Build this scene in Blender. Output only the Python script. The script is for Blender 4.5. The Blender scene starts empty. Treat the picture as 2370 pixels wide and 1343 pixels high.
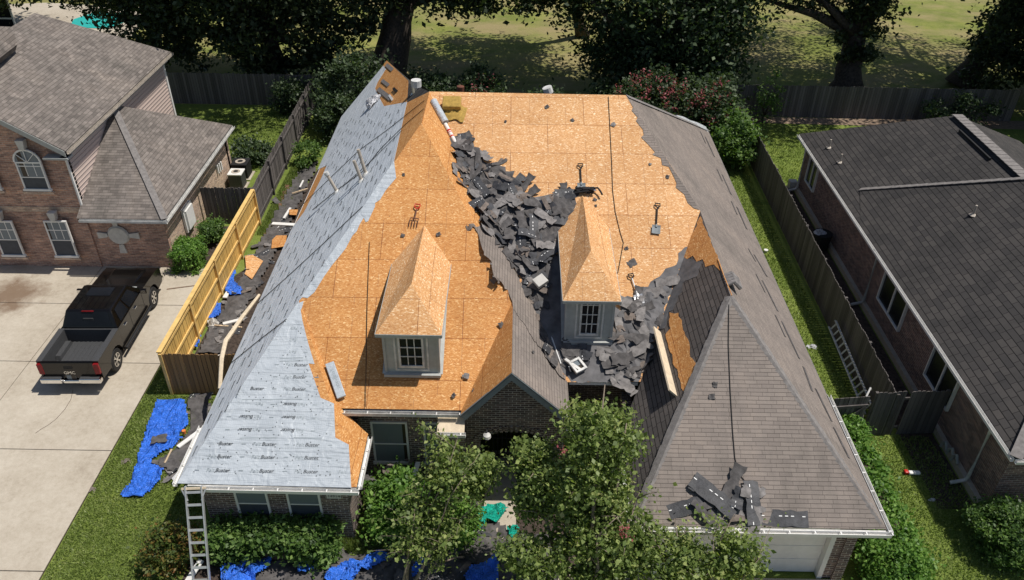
import bpy, math, random
import numpy as np
from mathutils import Matrix, Vector
SC = bpy.context.scene
COL = SC.collection
# ------------------------------------------------------------------ camera, sky, sun, exposure
W, H, F = 2370, 1343, 1857.0
PITCH, YAW, ROLL, CZ = math.radians(35.42), math.radians(.19), math.radians(.81), 18.0
def _basis():
    cp, sp, cy, sy = math.cos(PITCH), math.sin(PITCH), math.cos(YAW), math.sin(YAW)
    f = np.array([-sy*cp, cy*cp, -sp]); r = np.array([cy, sy, 0.]); u = np.cross(r, f)
    c, s = math.cos(ROLL), math.sin(ROLL)
    return np.array([c*r+s*u, -s*r+c*u, f])
BS = _basis(); CAM = np.array([0, 0, CZ])
cam = bpy.data.cameras.new('camera'); co = bpy.data.objects.new('camera', cam); COL.objects.link(co)
cam.sensor_width = 36; cam.lens = F/W*36; cam.clip_end = 600; cam.clip_start = .1
co.matrix_world = Matrix(((BS[0][0], BS[1][0], -BS[2][0], 0), (BS[0][1], BS[1][1], -BS[2][1], 0), (BS[0][2], BS[1][2], -BS[2][2], CZ), (0, 0, 0, 1)))
SC.camera = co
wd = bpy.data.worlds.new('World'); SC.world = wd; wd.use_nodes = True
wn = wd.node_tree; bg = wn.nodes['Background']
sky = wn.nodes.new('ShaderNodeTexSky'); sky.sky_type = 'NISHITA'; sky.sun_disc = False
SUN_DIR = Vector((.405, .02, .91)).normalized()          # towards the sun
elev = math.asin(SUN_DIR.z); az = math.atan2(SUN_DIR.x, SUN_DIR.y)
sky.sun_elevation = elev; sky.sun_rotation = az
wn.links.new(sky.outputs[0], bg.inputs[0]); bg.inputs[1].default_value = .075
sl = bpy.data.lights.new('sun', 'SUN'); sl.energy = 4.4; sl.angle = math.radians(.5); sl.color = (1, .95, .88)
so = bpy.data.objects.new('sun', sl); COL.objects.link(so); so.rotation_euler = SUN_DIR.to_track_quat('Z', 'Y').to_euler(); so.location = (0, 0, 60)
vs = SC.view_settings; SC.display_settings.display_device = 'sRGB'
vs.view_transform = 'Standard'; vs.look = 'None'; vs.exposure = 0; vs.gamma = 1
rnd = random.Random(7); NR = np.random.default_rng(5)
# ------------------------------------------------------------------ pixel of the photograph -> point on a real surface
def ray(x, y): return (x-W/2)/F*BS[0]-(y-H/2)/F*BS[1]+BS[2]
def un(x, y, z=0.): d = ray(x, y); return CAM+(z-CZ)/d[2]*d
def onx(x, y, X): d = ray(x, y); return CAM+X/d[0]*d
def ony(x, y, Y): d = ray(x, y); return CAM+Y/d[1]*d
class Pl:                                                # a plane z = a*x + b*y + c
    def __init__(s, a, b, c): s.a, s.b, s.c = a, b, c; n = np.array([-a, -b, 1.]); s.n = n/np.linalg.norm(n)
    def z(s, x, y): return s.a*x+s.b*y+s.c
    def hit(s, px, py, off=0.):
        d = ray(px, py); n = np.array([-s.a, -s.b, 1.]); t = (s.c+off-n@CAM)/(n@d); return CAM+t*d
def pl3(p, q, r):
    n = np.cross(np.subtract(q, p), np.subtract(r, p)); n = n/n[2]; return Pl(-n[0], -n[1], float(n@np.array(p)))
GROUND = Pl(0, 0, 0)
# ------------------------------------------------------------------ meshes
class MB:
    def __init__(s): s.v = []; s.f = []; s.m = []
    def add(s, vs, fs, m=0):
        b = len(s.v); s.v += [tuple(map(float, p)) for p in vs]; s.f += [tuple(b+i for i in f) for f in fs]; s.m += [m]*len(fs); return s
    def box(s, c, d, m=0, R=None, taper=1.):
        x, y, z = d[0]/2, d[1]/2, d[2]/2; t = taper
        P = [(-x, -y, -z), (x, -y, -z), (x, y, -z), (-x, y, -z), (-x*t, -y*t, z), (x*t, -y*t, z), (x*t, y*t, z), (-x*t, y*t, z)]
        if R is not None: P = [tuple(R @ Vector(p)) for p in P]
        return s.add([(p[0]+c[0], p[1]+c[1], p[2]+c[2]) for p in P], [(0, 3, 2, 1), (4, 5, 6, 7), (0, 1, 5, 4), (1, 2, 6, 5), (2, 3, 7, 6), (3, 0, 4, 7)], m)
    def b2(s, lo, hi, m=0): return s.box([(a+b)/2 for a, b in zip(lo, hi)], [abs(b-a) for a, b in zip(lo, hi)], m)
    def poly(s, P, m=0): return s.add(P, [tuple(range(len(P)))], m)
    def slab(s, P, n, t, m=0):                            # polygon with thickness t along -n
        k = len(P); Q = [np.array(p)-np.array(n)*t for p in P]
        fs = [tuple(range(k)), tuple(range(2*k-1, k-1, -1))]+[(i, k+i, k+(i+1) % k, (i+1) % k) for i in range(k)]
        return s.add(list(P)+Q, fs, m)
    def beam(s, p, q, w, h, m=0, up=(0, 0, 1)):
        p, q = Vector(p), Vector(q); d = (q-p); L = d.length; d.normalize(); u = Vector(up); x = d.cross(u)
        if x.length < 1e-4: x = d.cross(Vector((1, 0, 0)))
        x.normalize(); u = x.cross(d); R = Matrix((x, d, u)).transposed(); return s.box((p+q)/2, (w, L, h), m, R)
    def tube(s, pts, rad, n=8, m=0, caps=True):
        pts = [Vector(p) for p in pts]
        if not hasattr(rad, '__len__'): rad = [rad]*len(pts)
        V = []; Fs = []
        for i, p in enumerate(pts):
            d = (pts[min(i+1, len(pts)-1)]-pts[max(i-1, 0)]).normalized(); a = d.orthogonal().normalized()
            if i and abs(a.dot(pa)) < .99:
                a = (pa-d*pa.dot(d)).normalized()
            pa = a; b = d.cross(a)
            V += [p+(a*math.cos(2*math.pi*k/n)+b*math.sin(2*math.pi*k/n))*rad[i] for k in range(n)]
        for i in range(len(pts)-1):
            for k in range(n): Fs.append((i*n+k, i*n+(k+1) % n, (i+1)*n+(k+1) % n, (i+1)*n+k))
        if caps: Fs += [tuple(range(n-1, -1, -1)), tuple(range((len(pts)-1)*n, len(pts)*n))]
        return s.add(V, Fs, m)
    def grid(s, G, m=0):                                  # G[i][j] points
        a, b = len(G), len(G[0]); V = [p for r in G for p in r]
        return s.add(V, [(i*b+j, i*b+j+1, (i+1)*b+j+1, (i+1)*b+j) for i in range(a-1) for j in range(b-1)], m)
    def build(s, name, mats, parent=None, off=(0, 0, 0), smooth=False, bevel=0):
        me = bpy.data.meshes.new(name)
        me.from_pydata([(x-off[0], y-off[1], z-off[2]) for x, y, z in s.v], [], s.f)
        mats = mats if isinstance(mats, (list, tuple)) else [mats]
        for m in mats: me.materials.append(m)
        me.polygons.foreach_set('material_index', s.m)
        uv = me.uv_layers.new(name='UVMap'); me.update()
        for p in me.polygons:                             # metres along the contour and up the slope of every face
            n = p.normal
            if abs(n.z) > .999: t = Vector((1, 0, 0)); b = Vector((0, 1, 0))
            else:
                if n.z < 0: n = -n
                t = Vector((-n.y, n.x, 0)).normalized()
                if t.x < -1e-3 or (abs(t.x) <= 1e-3 and t.y < 0): t = -t
                b = n.cross(t)
                if b.z < 0: b = -b
            for li in p.loop_indices:
                c = s.v[me.loops[li].vertex_index]; c = Vector(c)
                uv.data[li].uv = (c.dot(t), c.dot(b))
        if smooth: me.shade_smooth()
        o = bpy.data.objects.new(name, me); COL.objects.link(o)
        if parent is not None: o.parent = parent
        if bevel:
            md = o.modifiers.new('bevel', 'BEVEL'); md.width = bevel; md.segments = 2; md.limit_method = 'ANGLE'; md.angle_limit = math.radians(35)
        return o
def thing(name, label, cat, loc=(0, 0, 0), rz=0, group=None, M=None):
    o = bpy.data.objects.new(name, None); COL.objects.link(o); o.empty_display_size = .3
    if M is not None: o.matrix_world = M
    else: o.location = loc; o.rotation_euler = (0, 0, rz)
    o['label'] = label; o['category'] = cat
    if group: o['group'] = group
    return o
def tag(o, label=None, cat=None, group=None, kind=None):
    if label: o['label'] = label
    if cat: o['category'] = cat
    if group: o['group'] = group
    if kind: o['kind'] = kind
    return o
def place(o, p): o.location = tuple(p); return o
def solo(name, mb, mats, label, cat, group=None, off=None, **k):
    if off is None:
        a = np.array(mb.v); off = (a[:, 0].mean(), a[:, 1].mean(), a[:, 2].min())
    o = mb.build(name, mats, None, off, **k); o.location = off; return tag(o, label, cat, group)
def fast_mesh(name, V, Fq, mat):                          # numpy quads/tris
    k = Fq.shape[1]; me = bpy.data.meshes.new(name); me.vertices.add(len(V)); me.vertices.foreach_set('co', V.astype(np.float32).ravel())
    me.loops.add(Fq.size); me.loops.foreach_set('vertex_index', Fq.astype(np.int32).ravel())
    me.polygons.add(len(Fq)); me.polygons.foreach_set('loop_start', np.arange(0, Fq.size, k, dtype=np.int32)); me.polygons.foreach_set('loop_total', np.full(len(Fq), k, np.int32))
    me.update(calc_edges=True); me.materials.append(mat); return me
def inpoly(x, y, P):
    c = False; j = len(P)-1
    for i in range(len(P)):
        if (P[i][1] > y) != (P[j][1] > y) and x < (P[j][0]-P[i][0])*(y-P[i][1])/(P[j][1]-P[i][1]+1e-12)+P[i][0]: c = not c
        j = i
    return c
def rin(P, r=rnd):
    xs = [p[0] for p in P]; ys = [p[1] for p in P]
    while True:
        x, y = r.uniform(min(xs), max(xs)), r.uniform(min(ys), max(ys))
        if inpoly(x, y, P): return x, y
def jag(P, amp=4, step=14, seed=1, closed=True):          # torn outline through the given points
    r = random.Random(seed); out = []; n = len(P)
    for i in range(n if closed else n-1):
        a, b = P[i], P[(i+1) % n]; L = math.hypot(b[0]-a[0], b[1]-a[1]); k = max(1, int(L/step))
        for j in range(k):
            t = j/k; q = 0 if j == 0 else 1
            out.append((a[0]+(b[0]-a[0])*t+q*r.uniform(-amp, amp), a[1]+(b[1]-a[1])*t+q*r.uniform(-amp, amp)))
    if not closed: out.append(P[-1])
    return out
def frame(p, q, n):                                       # matrix at p, y towards q, z along n
    p, q, n = Vector(p), Vector(q), Vector(n); y = (q-p).normalized(); x = y.cross(n).normalized(); z = x.cross(y)
    M = Matrix((x, y, z)).transposed().to_4x4(); M.translation = p; return M
# ------------------------------------------------------------------ materials
class NT:
    def __init__(s, name):
        s.m = bpy.data.materials.new(name); s.m.use_nodes = True; s.t = s.m.node_tree; s.b = s.t.nodes['Principled BSDF']
    def n(s, typ, ins=None, **kw):
        o = s.t.nodes.new(typ)
        for k, v in kw.items(): setattr(o, k, v)
        for k, v in (ins or {}).items():
            if hasattr(v, 'is_linked') or isinstance(v, bpy.types.NodeSocket): s.t.links.new(v, o.inputs[k])
            else: o.inputs[k].default_value = v
        return o
    def link(s, a, b): s.t.links.new(a, b)
    def co(s, kind='UV'): return s.n('ShaderNodeTexCoord').outputs[kind]
    def noise(s, v, scale, detail=3, rough=.6, dist=0): return s.n('ShaderNodeTexNoise', {'Vector': v, 'Scale': scale, 'Detail': detail, 'Roughness': rough, 'Distortion': dist}).outputs['Fac']
    def ramp(s, fac, stops):
        r = s.n('ShaderNodeValToRGB', {'Fac': fac}); e = r.color_ramp.elements
        while len(e) < len(stops): e.new(.5)
        for x, (p, c) in zip(e, stops): x.position = p; x.color = tuple(c)+(1,) if len(c) == 3 else c
        return r.outputs['Color']
    def mix(s, fac, a, b, mode='MIX'):
        o = s.n('ShaderNodeMix', data_type='RGBA', blend_type=mode)
        for k, v in ((0, fac), (6, a), (7, b)):
            if isinstance(v, bpy.types.NodeSocket): s.t.links.new(v, o.inputs[k])
            else: o.inputs[k].default_value = v if not isinstance(v, tuple) or len(v) == 4 else v+(1,)
        return o.outputs[2]
    def math(s, op, a, b=0., c=0.):
        o = s.n('ShaderNodeMath', operation=op)
        for i, v in enumerate((a, b, c)):
            if isinstance(v, bpy.types.NodeSocket): s.t.links.new(v, o.inputs[i])
            else: o.inputs[i].default_value = v
        return o.outputs[0]
    def mapping(s, v, scale=(1, 1, 1), rot=(0, 0, 0), loc=(0, 0, 0)): return s.n('ShaderNodeMapping', {'Vector': v, 'Scale': scale, 'Rotation': rot, 'Location': loc}).outputs[0]
    def done(s, col, rough=.8, bump=None, bs=.3, bd=.02, metal=0, spec=.3):
        for k, v in (('Base Color', col), ('Roughness', rough), ('Metallic', metal), ('Specular IOR Level', spec)):
            if isinstance(v, bpy.types.NodeSocket): s.link(v, s.b.inputs[k])
            else: s.b.inputs[k].default_value = (v if len(v) == 4 else tuple(v)+(1,)) if isinstance(v, tuple) else v
        if bump is not None:
            o = s.n('ShaderNodeBump', {'Strength': bs, 'Distance': bd, 'Height': bump}); s.link(o.outputs[0], s.b.inputs['Normal'])
        return s.m
def m_plain(name, c, rough=.6, metal=0, var=.15, scale=6., bump=.1, spec=.3):
    t = NT(name); v = t.co('Object'); f = t.noise(v, scale, 4)
    d = tuple(x*(1-var) for x in c); e = tuple(min(1, x*(1+var)) for x in c)
    return t.done(t.ramp(f, [(.3, d), (.7, e)]), rough, t.noise(v, scale*4, 3), bump, .01, metal, spec)
def m_osb(name, tint=1.0, seed=0., hue=(1., 1., 1.)):
    t = NT(name); uv = t.co('UV')
    nv = t.n('ShaderNodeTexNoise', {'Vector': uv, 'Scale': 9., 'Detail': 2.}).outputs['Color']
    dv = t.n('ShaderNodeVectorMath', {0: nv, 1: (.09, .09, 0)}, operation='MULTIPLY').outputs[0]
    uvd = t.n('ShaderNodeVectorMath', {0: uv, 1: dv}, operation='ADD').outputs[0]
    cols = []
    for rot, sc in ((.35, (20, 58, 1)), (-.75, (23, 62, 1)), (1.35, (18, 52, 1))):
        vo = t.n('ShaderNodeTexVoronoi', {'Vector': t.mapping(uvd, sc, (0, 0, rot), (seed, 3, 0)), 'Scale': 1.}); cols.append(vo.outputs['Color'])
    sep = t.n('ShaderNodeSeparateColor', {'Color': cols[0]}); sep2 = t.n('ShaderNodeSeparateColor', {'Color': cols[1]}); sep3 = t.n('ShaderNodeSeparateColor', {'Color': cols[2]})
    pick = t.math('GREATER_THAN', sep2.outputs[0], .55); pick2 = t.math('GREATER_THAN', sep3.outputs[0], .72)
    c1 = t.ramp(sep.outputs[1], [(0., (.48*tint, .205*tint, .062*tint)), (.35, (.56*tint, .26*tint, .083*tint)), (.8, (.62*tint, .31*tint, .105*tint)), (1., (.74*tint, .43*tint, .18*tint))])
    c2 = t.ramp(sep2.outputs[1], [(0., (.50*tint, .225*tint, .067*tint)), (.6, (.59*tint, .285*tint, .094*tint)), (1., (.76*tint, .47*tint, .21*tint))])
    c = t.mix(pick, c1, c2)
    c = t.mix(pick2, c, t.ramp(sep3.outputs[1], [(0., (.43*tint, .175*tint, .05*tint)), (.7, (.58*tint, .275*tint, .09*tint)), (1., (.88*tint, .62*tint, .32*tint))]))
    c = t.mix(1., c, hue, 'MULTIPLY')
    br = t.n('ShaderNodeTexBrick', {'Vector': uv, 'Color1': (1, 1, 1, 1), 'Color2': (.95, .95, .94, 1), 'Mortar': (.46, .32, .24, 1), 'Scale': 1., 'Mortar Size': .009, 'Mortar Smooth': .3, 'Bias': 0., 'Brick Width': 2.44, 'Row Height': 1.22}, offset=.5)
    c = t.mix(1., c, br.outputs['Color'], 'MULTIPLY')
    st = t.noise(uv, .45, 5, .65); c = t.mix(1., c, t.ramp(st, [(.28, (.86, .83, .80)), (.5, (1, 1, 1)), (.75, (1.05, 1.04, 1.02))]), 'MULTIPLY')
    ws = t.noise(t.mapping(uv, (3.5, .5, 1)), 1., 5, .7); c = t.mix(1., c, t.ramp(ws, [(.2, (.86, .84, .84)), (.4, (1, 1, 1))]), 'MULTIPLY')
    pc = t.n('ShaderNodeTexWhiteNoise', {'Vector': t.n('ShaderNodeVectorMath', {0: t.mapping(uv, (1/2.44, 1/1.22, 1))}, operation='FLOOR').outputs[0]}).outputs['Value']; c = t.mix(1., c, t.ramp(pc, [(0., (.95, .93, .91)), (1., (1.04, 1.04, 1.06))]), 'MULTIPLY')
    # chalk / nail lines every 0.61 m, broken up
    sx = t.n('ShaderNodeSeparateXYZ', {'Vector': uv}); fr = t.math('FRACT', t.math('DIVIDE', sx.outputs[0], .61)); ln = t.math('LESS_THAN', fr, .02)
    ln = t.math('MULTIPLY', ln, t.math('GREATER_THAN', t.noise(uv, 1.1, 2), .5)); c = t.mix(t.math('MULTIPLY', ln, .6), c, (.24, .11, .06))
    sp = t.n('ShaderNodeTexVoronoi', {'Vector': uv, 'Scale': 2.3}).outputs['Distance']; spt = t.math('MULTIPLY', t.math('LESS_THAN', sp, .032), t.math('GREATER_THAN', t.noise(uv, 3.7, 1), .5)); c = t.mix(t.math('MULTIPLY', spt, .8), c, (.05, .045, .045))
    return t.done(c, .75, t.noise(t.mapping(uv, (30, 60, 1)), 1, 2), .25, .01)
def m_shingle(name, a, b, dark, row=.145, wid=.32, grit=.5, mort=.012, blotch=None):
    t = NT(name); uv = t.co('UV'); nv = t.n('ShaderNodeTexNoise', {'Vector': uv, 'Scale': 3.}).outputs['Color']
    uvd = t.n('ShaderNodeVectorMath', {0: uv, 1: t.n('ShaderNodeVectorMath', {0: nv, 1: (.03, .012, 0)}, operation='MULTIPLY').outputs[0]}, operation='ADD').outputs[0]
    br = t.n('ShaderNodeTexBrick', {'Vector': uvd, 'Color1': a+(1,), 'Color2': b+(1,), 'Mortar': dark+(1,), 'Scale': 1., 'Mortar Size': mort*.4, 'Mortar Smooth': .3, 'Bias': 0., 'Brick Width': wid, 'Row Height': row}, offset=.37, squash=1.7, squash_frequency=3)
    fy0 = t.math('FRACT', t.math('DIVIDE', t.n('ShaderNodeSeparateXYZ', {'Vector': uvd}).outputs[1], row)); c0 = t.mix(t.math('MULTIPLY', t.math('LESS_THAN', fy0, mort*.85/row), .8), br.outputs['Color'], dark)
    gr = t.noise(uv, 90, 3, .8); c = t.mix(grit, c0, t.ramp(gr, [(.3, (.45, .45, .45)), (.7, (1.45, 1.4, 1.35))]), 'MULTIPLY')
    st = t.noise(t.mapping(uv, (1., .35, 1)), .8, 5, .7); c = t.mix(1., c, t.ramp(st, [(.25, (.66, .68, .68)), (.5, (1, 1, 1)), (.75, (1.2, 1.17, 1.13))]), 'MULTIPLY')
    if blotch:
        br2 = t.n('ShaderNodeTexBrick', {'Vector': uvd, 'Color1': (blotch, blotch, blotch, 1), 'Color2': (1.1, 1.1, 1.1, 1), 'Mortar': (1, 1, 1, 1), 'Scale': 1., 'Mortar Size': 0., 'Brick Width': wid*.62, 'Row Height': row}, offset=.41)
        c = t.mix(1., c, br2.outputs['Color'], 'MULTIPLY')
    fy = t.math('FRACT', t.math('DIVIDE', t.n('ShaderNodeSeparateXYZ', {'Vector': uvd}).outputs[1], row))
    hgt = t.math('ADD', t.math('MULTIPLY', t.math('SUBTRACT', 1., fy), 1.), t.math('MULTIPLY', gr, .15))
    return t.done(c, .92, hgt, .6, .012, spec=.2)
def m_brick(name, c1, c2, mortar, soot=.6):
    t = NT(name); uv = t.co('UV')
    br = t.n('ShaderNodeTexBrick', {'Vector': uv, 'Color1': c1+(1,), 'Color2': c2+(1,), 'Mortar': mortar+(1,), 'Scale': 1., 'Mortar Size': .008, 'Mortar Smooth': .2, 'Bias': 0., 'Brick Width': .215, 'Row Height': .075})
    cell = t.n('ShaderNodeTexVoronoi', {'Vector': t.mapping(uv, (4.65, 13.3, 1)), 'Scale': 1.}).outputs['Color']; g = t.n('ShaderNodeSeparateColor', {'Color': cell}).outputs[0]
    c = t.mix(.8, br.outputs['Color'], t.ramp(g, [(0., (soot, soot, soot)), (.5, (1, 1, 1)), (1., (1.35, 1.3, 1.2))]), 'MULTIPLY')
    c = t.mix(1., c, t.ramp(t.noise(uv, .7, 4), [(.3, (.8, .8, .8)), (.7, (1.1, 1.1, 1.1))]), 'MULTIPLY')
    return t.done(c, .9, t.math('ADD', t.math('SUBTRACT', 1., br.outputs['Fac']), t.math('MULTIPLY', t.noise(uv, 60, 2), .3)), .5, .008)
def m_leaf(name, stops, trans=.35, rough=.5):
    t = NT(name); g = t.n('ShaderNodeNewGeometry'); r = g.outputs['Random Per Island']; v = t.co('Object')
    f = t.math('SUBTRACT', t.math('ADD', t.math('MULTIPLY', r, .6), t.math('MULTIPLY', t.noise(v, 1.1, 3), .9)), .22); c = t.ramp(f, stops)
    t.done(c, rough, spec=.35)
    tr = t.n('ShaderNodeBsdfTranslucent', {'Color': t.mix(1., c, (1.3, 1.5, .6), 'MULTIPLY')}); mx = t.n('ShaderNodeMixShader', {0: trans, 1: t.b.outputs[0], 2: tr.outputs[0]})
    t.link(mx.outputs[0], t.t.nodes['Material Output'].inputs[0]); return t.m
def m_grass(name, stops, sc=1., mott=.5, worn=None):
    t = NT(name); v = t.co('Object'); big = t.noise(v, .25*sc, 5, .6); mid = t.noise(v, 1.6*sc, 5, .65); fine = t.noise(v, 26*sc, 3, .8)
    f = t.math('ADD', t.math('ADD', t.math('MULTIPLY', big, .35), t.math('MULTIPLY', mid, .35)), t.math('MULTIPLY', fine, .3)); c = t.ramp(f, stops)
    c = t.mix(.8, c, t.ramp(t.noise(v, .7*sc, 6, .75), [(.3, (.62, .66, .6)), (.5, (1, 1, 1)), (.7, (1.35, 1.22, 1.2))]), 'MULTIPLY')
    c = t.mix(.75, c, t.ramp(t.noise(v, 60*sc, 2, .8), [(.3, (.45, .5, .45)), (.7, (1.35, 1.35, 1.2))]), 'MULTIPLY')
    if worn:
        w = t.ramp(t.noise(t.mapping(v, (1, 1.7, 1)), .16, 6, .7), [(.42, (0, 0, 0)), (.62, (.8, .8, .8))]); c = t.mix(t.n('ShaderNodeSeparateColor', {'Color': w}).outputs[0], c, worn)
    return t.done(c, .95, fine, .8, .05, spec=.15)
def m_board(name, c, var=.35, w=.14, rough=.85, axis='Object', gap=(.05, .04, .03), tone=None):
    t = NT(name); uv = t.co('UV'); sx = t.n('ShaderNodeSeparateXYZ', {'Vector': uv})
    q = t.math('DIVIDE', sx.outputs[0], w); cell = t.math('FLOOR', q); fr = t.math('FRACT', q)
    wn_ = t.n('ShaderNodeTexWhiteNoise', {'W': cell}, noise_dimensions='1D').outputs['Value']
    st = t.noise(t.mapping(uv, (22, 1.6, 1)), 1., 4, .7)
    f = t.math('ADD', t.math('MULTIPLY', wn_, .6), t.math('MULTIPLY', st, .5)); d = tuple(x*(1-var) for x in c); e = tuple(min(1, x*(1+var)) for x in c)
    col = t.ramp(f, [(.15, d), (.85, tone or e)]); col = t.mix(t.math('LESS_THAN', fr, .07), col, gap)
    return t.done(col, rough, t.math('ADD', fr, st), .2, .01)
def m_cloth(name, c, sc=3., bd=.06, rough=.35):
    t = NT(name); v = t.co('Object'); a = t.noise(v, sc, 3, .55, 1.6); b = t.noise(t.mapping(v, (1, 2.2, 1), (0, 0, .6)), sc*2.6, 3, .6, 2.)
    vo = t.n('ShaderNodeTexVoronoi', {'Vector': t.n('ShaderNodeVectorMath', {0: v, 1: t.n('ShaderNodeVectorMath', {0: t.n('ShaderNodeTexNoise', {'Vector': v, 'Scale': sc}).outputs['Color'], 1: (.35, .35, .35)}, operation='MULTIPLY').outputs[0]}, operation='ADD').outputs[0], 'Scale': sc*1.7}, feature='DISTANCE_TO_EDGE').outputs[0]
    def rg(sc_, m_, ro): return t.math('ABSOLUTE', t.math('SUBTRACT', t.noise(t.mapping(v, m_, (0, 0, ro)), sc_, 3, .5, 1.2), .5))
    h = t.math('ADD', t.math('MULTIPLY', rg(sc*.8, (1, .35, 1), .5), 3.), t.math('ADD', t.math('MULTIPLY', rg(sc*1.3, (.4, 1.3, 1), -.3), 2.), t.math('MULTIPLY', rg(sc*2.6, (1, 1, 1), 0), 1.2))); col = t.ramp(a, [(.3, tuple(x*.8 for x in c)), (.7, tuple(min(1, x*1.3) for x in c))])
    return t.done(col, rough, h, 1., bd, spec=.4)
M = {}
M['osb'] = m_osb('osb', .98, 0., (1.0, .985, .95)); M['osb_pale'] = m_osb('osb_pale', 1.12, 4., (1., 1.15, 1.5))
M['sh_tan'] = m_shingle('shingle_weathered', (.265, .230, .205), (.220, .191, .172), (.100, .087, .078), row=.105, wid=.30, grit=.6, mort=.012)
M['sh_left'] = m_shingle('shingle_left_house', (.235, .208, .188), (.165, .146, .133), (.080, .071, .065), row=.125, wid=.30, blotch=.76)
M['sh_dark'] = m_shingle('shingle_right_house', (.078, .073, .070), (.052, .050, .050), (.007, .007, .007), row=.20, wid=.34, mort=.022)
M['sh_gl'] = m_shingle('shingle_garage_left_slope_dark', (.150, .134, .125), (.115, .104, .098), (.028, .025, .024), row=.14, wid=.34, grit=.6, mort=.022)  # darker shingles for the left slope of the garage roof
M['sh_cap'] = m_plain('shingle_cap', (.205, .19, .18), .9, var=.25, scale=9, bump=.4)
M['torn'] = m_plain('torn_shingle', (.092, .086, .084), .85, var=.45, scale=5, bump=.6)
M['torn2'] = m_plain('torn_shingle_grey', (.20, .187, .18), .85, var=.35, scale=7, bump=.6)
M['torn4'] = m_plain('torn_shingle_brown', (.17, .14, .12), .9, var=.35, scale=7, bump=.6)
M['torn3'] = m_plain('torn_shingle_back', (.050, .051, .056), .55, var=.4, scale=8, bump=.5, spec=.3)
M['paper'] = m_plain('old_roofing_paper', (.125, .122, .125), .8, var=.35, scale=3, bump=.5)
M['tab'] = m_plain('sealant_strip', (.85, .85, .83), .3)
M['brick_dark'] = m_brick('brick_dark', (.17, .115, .10), (.10, .075, .07), (.50, .46, .42))
M['brick_red'] = m_brick('brick_red', (.50, .29, .215), (.33, .20, .16), (.50, .42, .36), .6)
M['brick_tan'] = m_brick('brick_tan', (.55, .40, .30), (.42, .29, .22), (.60, .52, .43), .7)
M['brick_right'] = m_brick('brick_right_house', (.24, .145, .125), (.15, .10, .095), (.40, .35, .32))
M['siding'] = m_board('siding_beige', (.56, .46, .41), .04, 50., .7)
M['white'] = m_plain('white_paint', (.74, .73, .70), .45, var=.07, scale=4)
M['white_dirty'] = m_plain('white_metal_dirty', (.60, .59, .56), .5, var=.25, scale=5)
M['trim_grey'] = m_plain('trim_grey', (.40, .41, .39), .6, var=.1)
M['trim_blue'] = m_plain('trim_slate', (.20, .225, .235), .6, var=.12)
M['glass'] = m_plain('glass_dark', (.010, .012, .016), .22, var=.3, scale=1., bump=.02, spec=.18)
M['glass_blind'] = m_board('glass_over_blinds', (.17, .20, .22), .12, 3., .25)
M['screen'] = m_plain('window_screen', (.055, .065, .08), .5, var=.15)
M['metal'] = m_plain('galvanised_metal', (.55, .56, .57), .35, .8, var=.15)
M['alu'] = m_plain('aluminium', (.62, .62, .62), .4, .6, var=.1)
M['black'] = m_plain('black_rubber', (.018, .018, .019), .7)
M['rope'] = m_plain('black_rope_and_line', (.03, .028, .026), .9)
M['pvc'] = m_plain('pvc_pipe', (.42, .37, .31), .5, var=.25)
M['concrete'] = None
M['red'] = m_plain('red_plastic', (.55, .03, .02), .4)
M['orange'] = m_plain('orange_fabric', (.75, .22, .05), .7)
M['rust'] = m_plain('rusty_steel', (.13, .05, .03), .6, var=.4)
M['foam'] = m_plain('mustard_foam', (.40, .26, .065), .9, var=.25, scale=12, bump=.8)
M['wood'] = m_board('raw_lumber', (.62, .48, .32), .2, .2, .8)
M['wood_pale'] = m_plain('pale_lumber', (.66, .55, .40), .7, var=.15, scale=9)
M['fence_new'] = m_board('fence_new_cedar', (.62, .40, .12), .18, .14, .75, gap=(.20, .11, .03))
M['rail_new'] = m_plain('fence_rail_new', (.70, .47, .17), .7, var=.15, scale=5)
M['fence_front'] = m_board('fence_brown', (.30, .17, .065), .3, .14, .8)
M['fence_old'] = m_board('fence_weathered', (.125, .112, .105), .45, .14, .9, gap=(.02, .018, .016))
M['post_old'] = m_plain('fence_post_old', (.10, .09, .085), .9, var=.3)
M['blue'] = m_cloth('blue_tarp', (.04, .17, .74), 3.0, .10, .30)
M['teal'] = m_cloth('teal_tarp', (.01, .42, .30), 5., .09, .4)
M['sheet'] = m_cloth('white_plastic', (.72, .72, .74), 6., .06)
M['foil'] = m_plain('crinkled_white_wrap', (.6, .62, .63), .3, var=.3, scale=10, bump=.6)
M['fabric_black'] = m_plain('black_webbing', (.02, .02, .022), .8)
M['bark'] = m_plain('bark_dark', (.075, .06, .048), .95, var=.5, scale=9, bump=1.)
M['bark_pale'] = m_plain('bark_pale', (.24, .195, .15), .85, var=.3, scale=9, bump=.6)
M['felt'] = None
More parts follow.
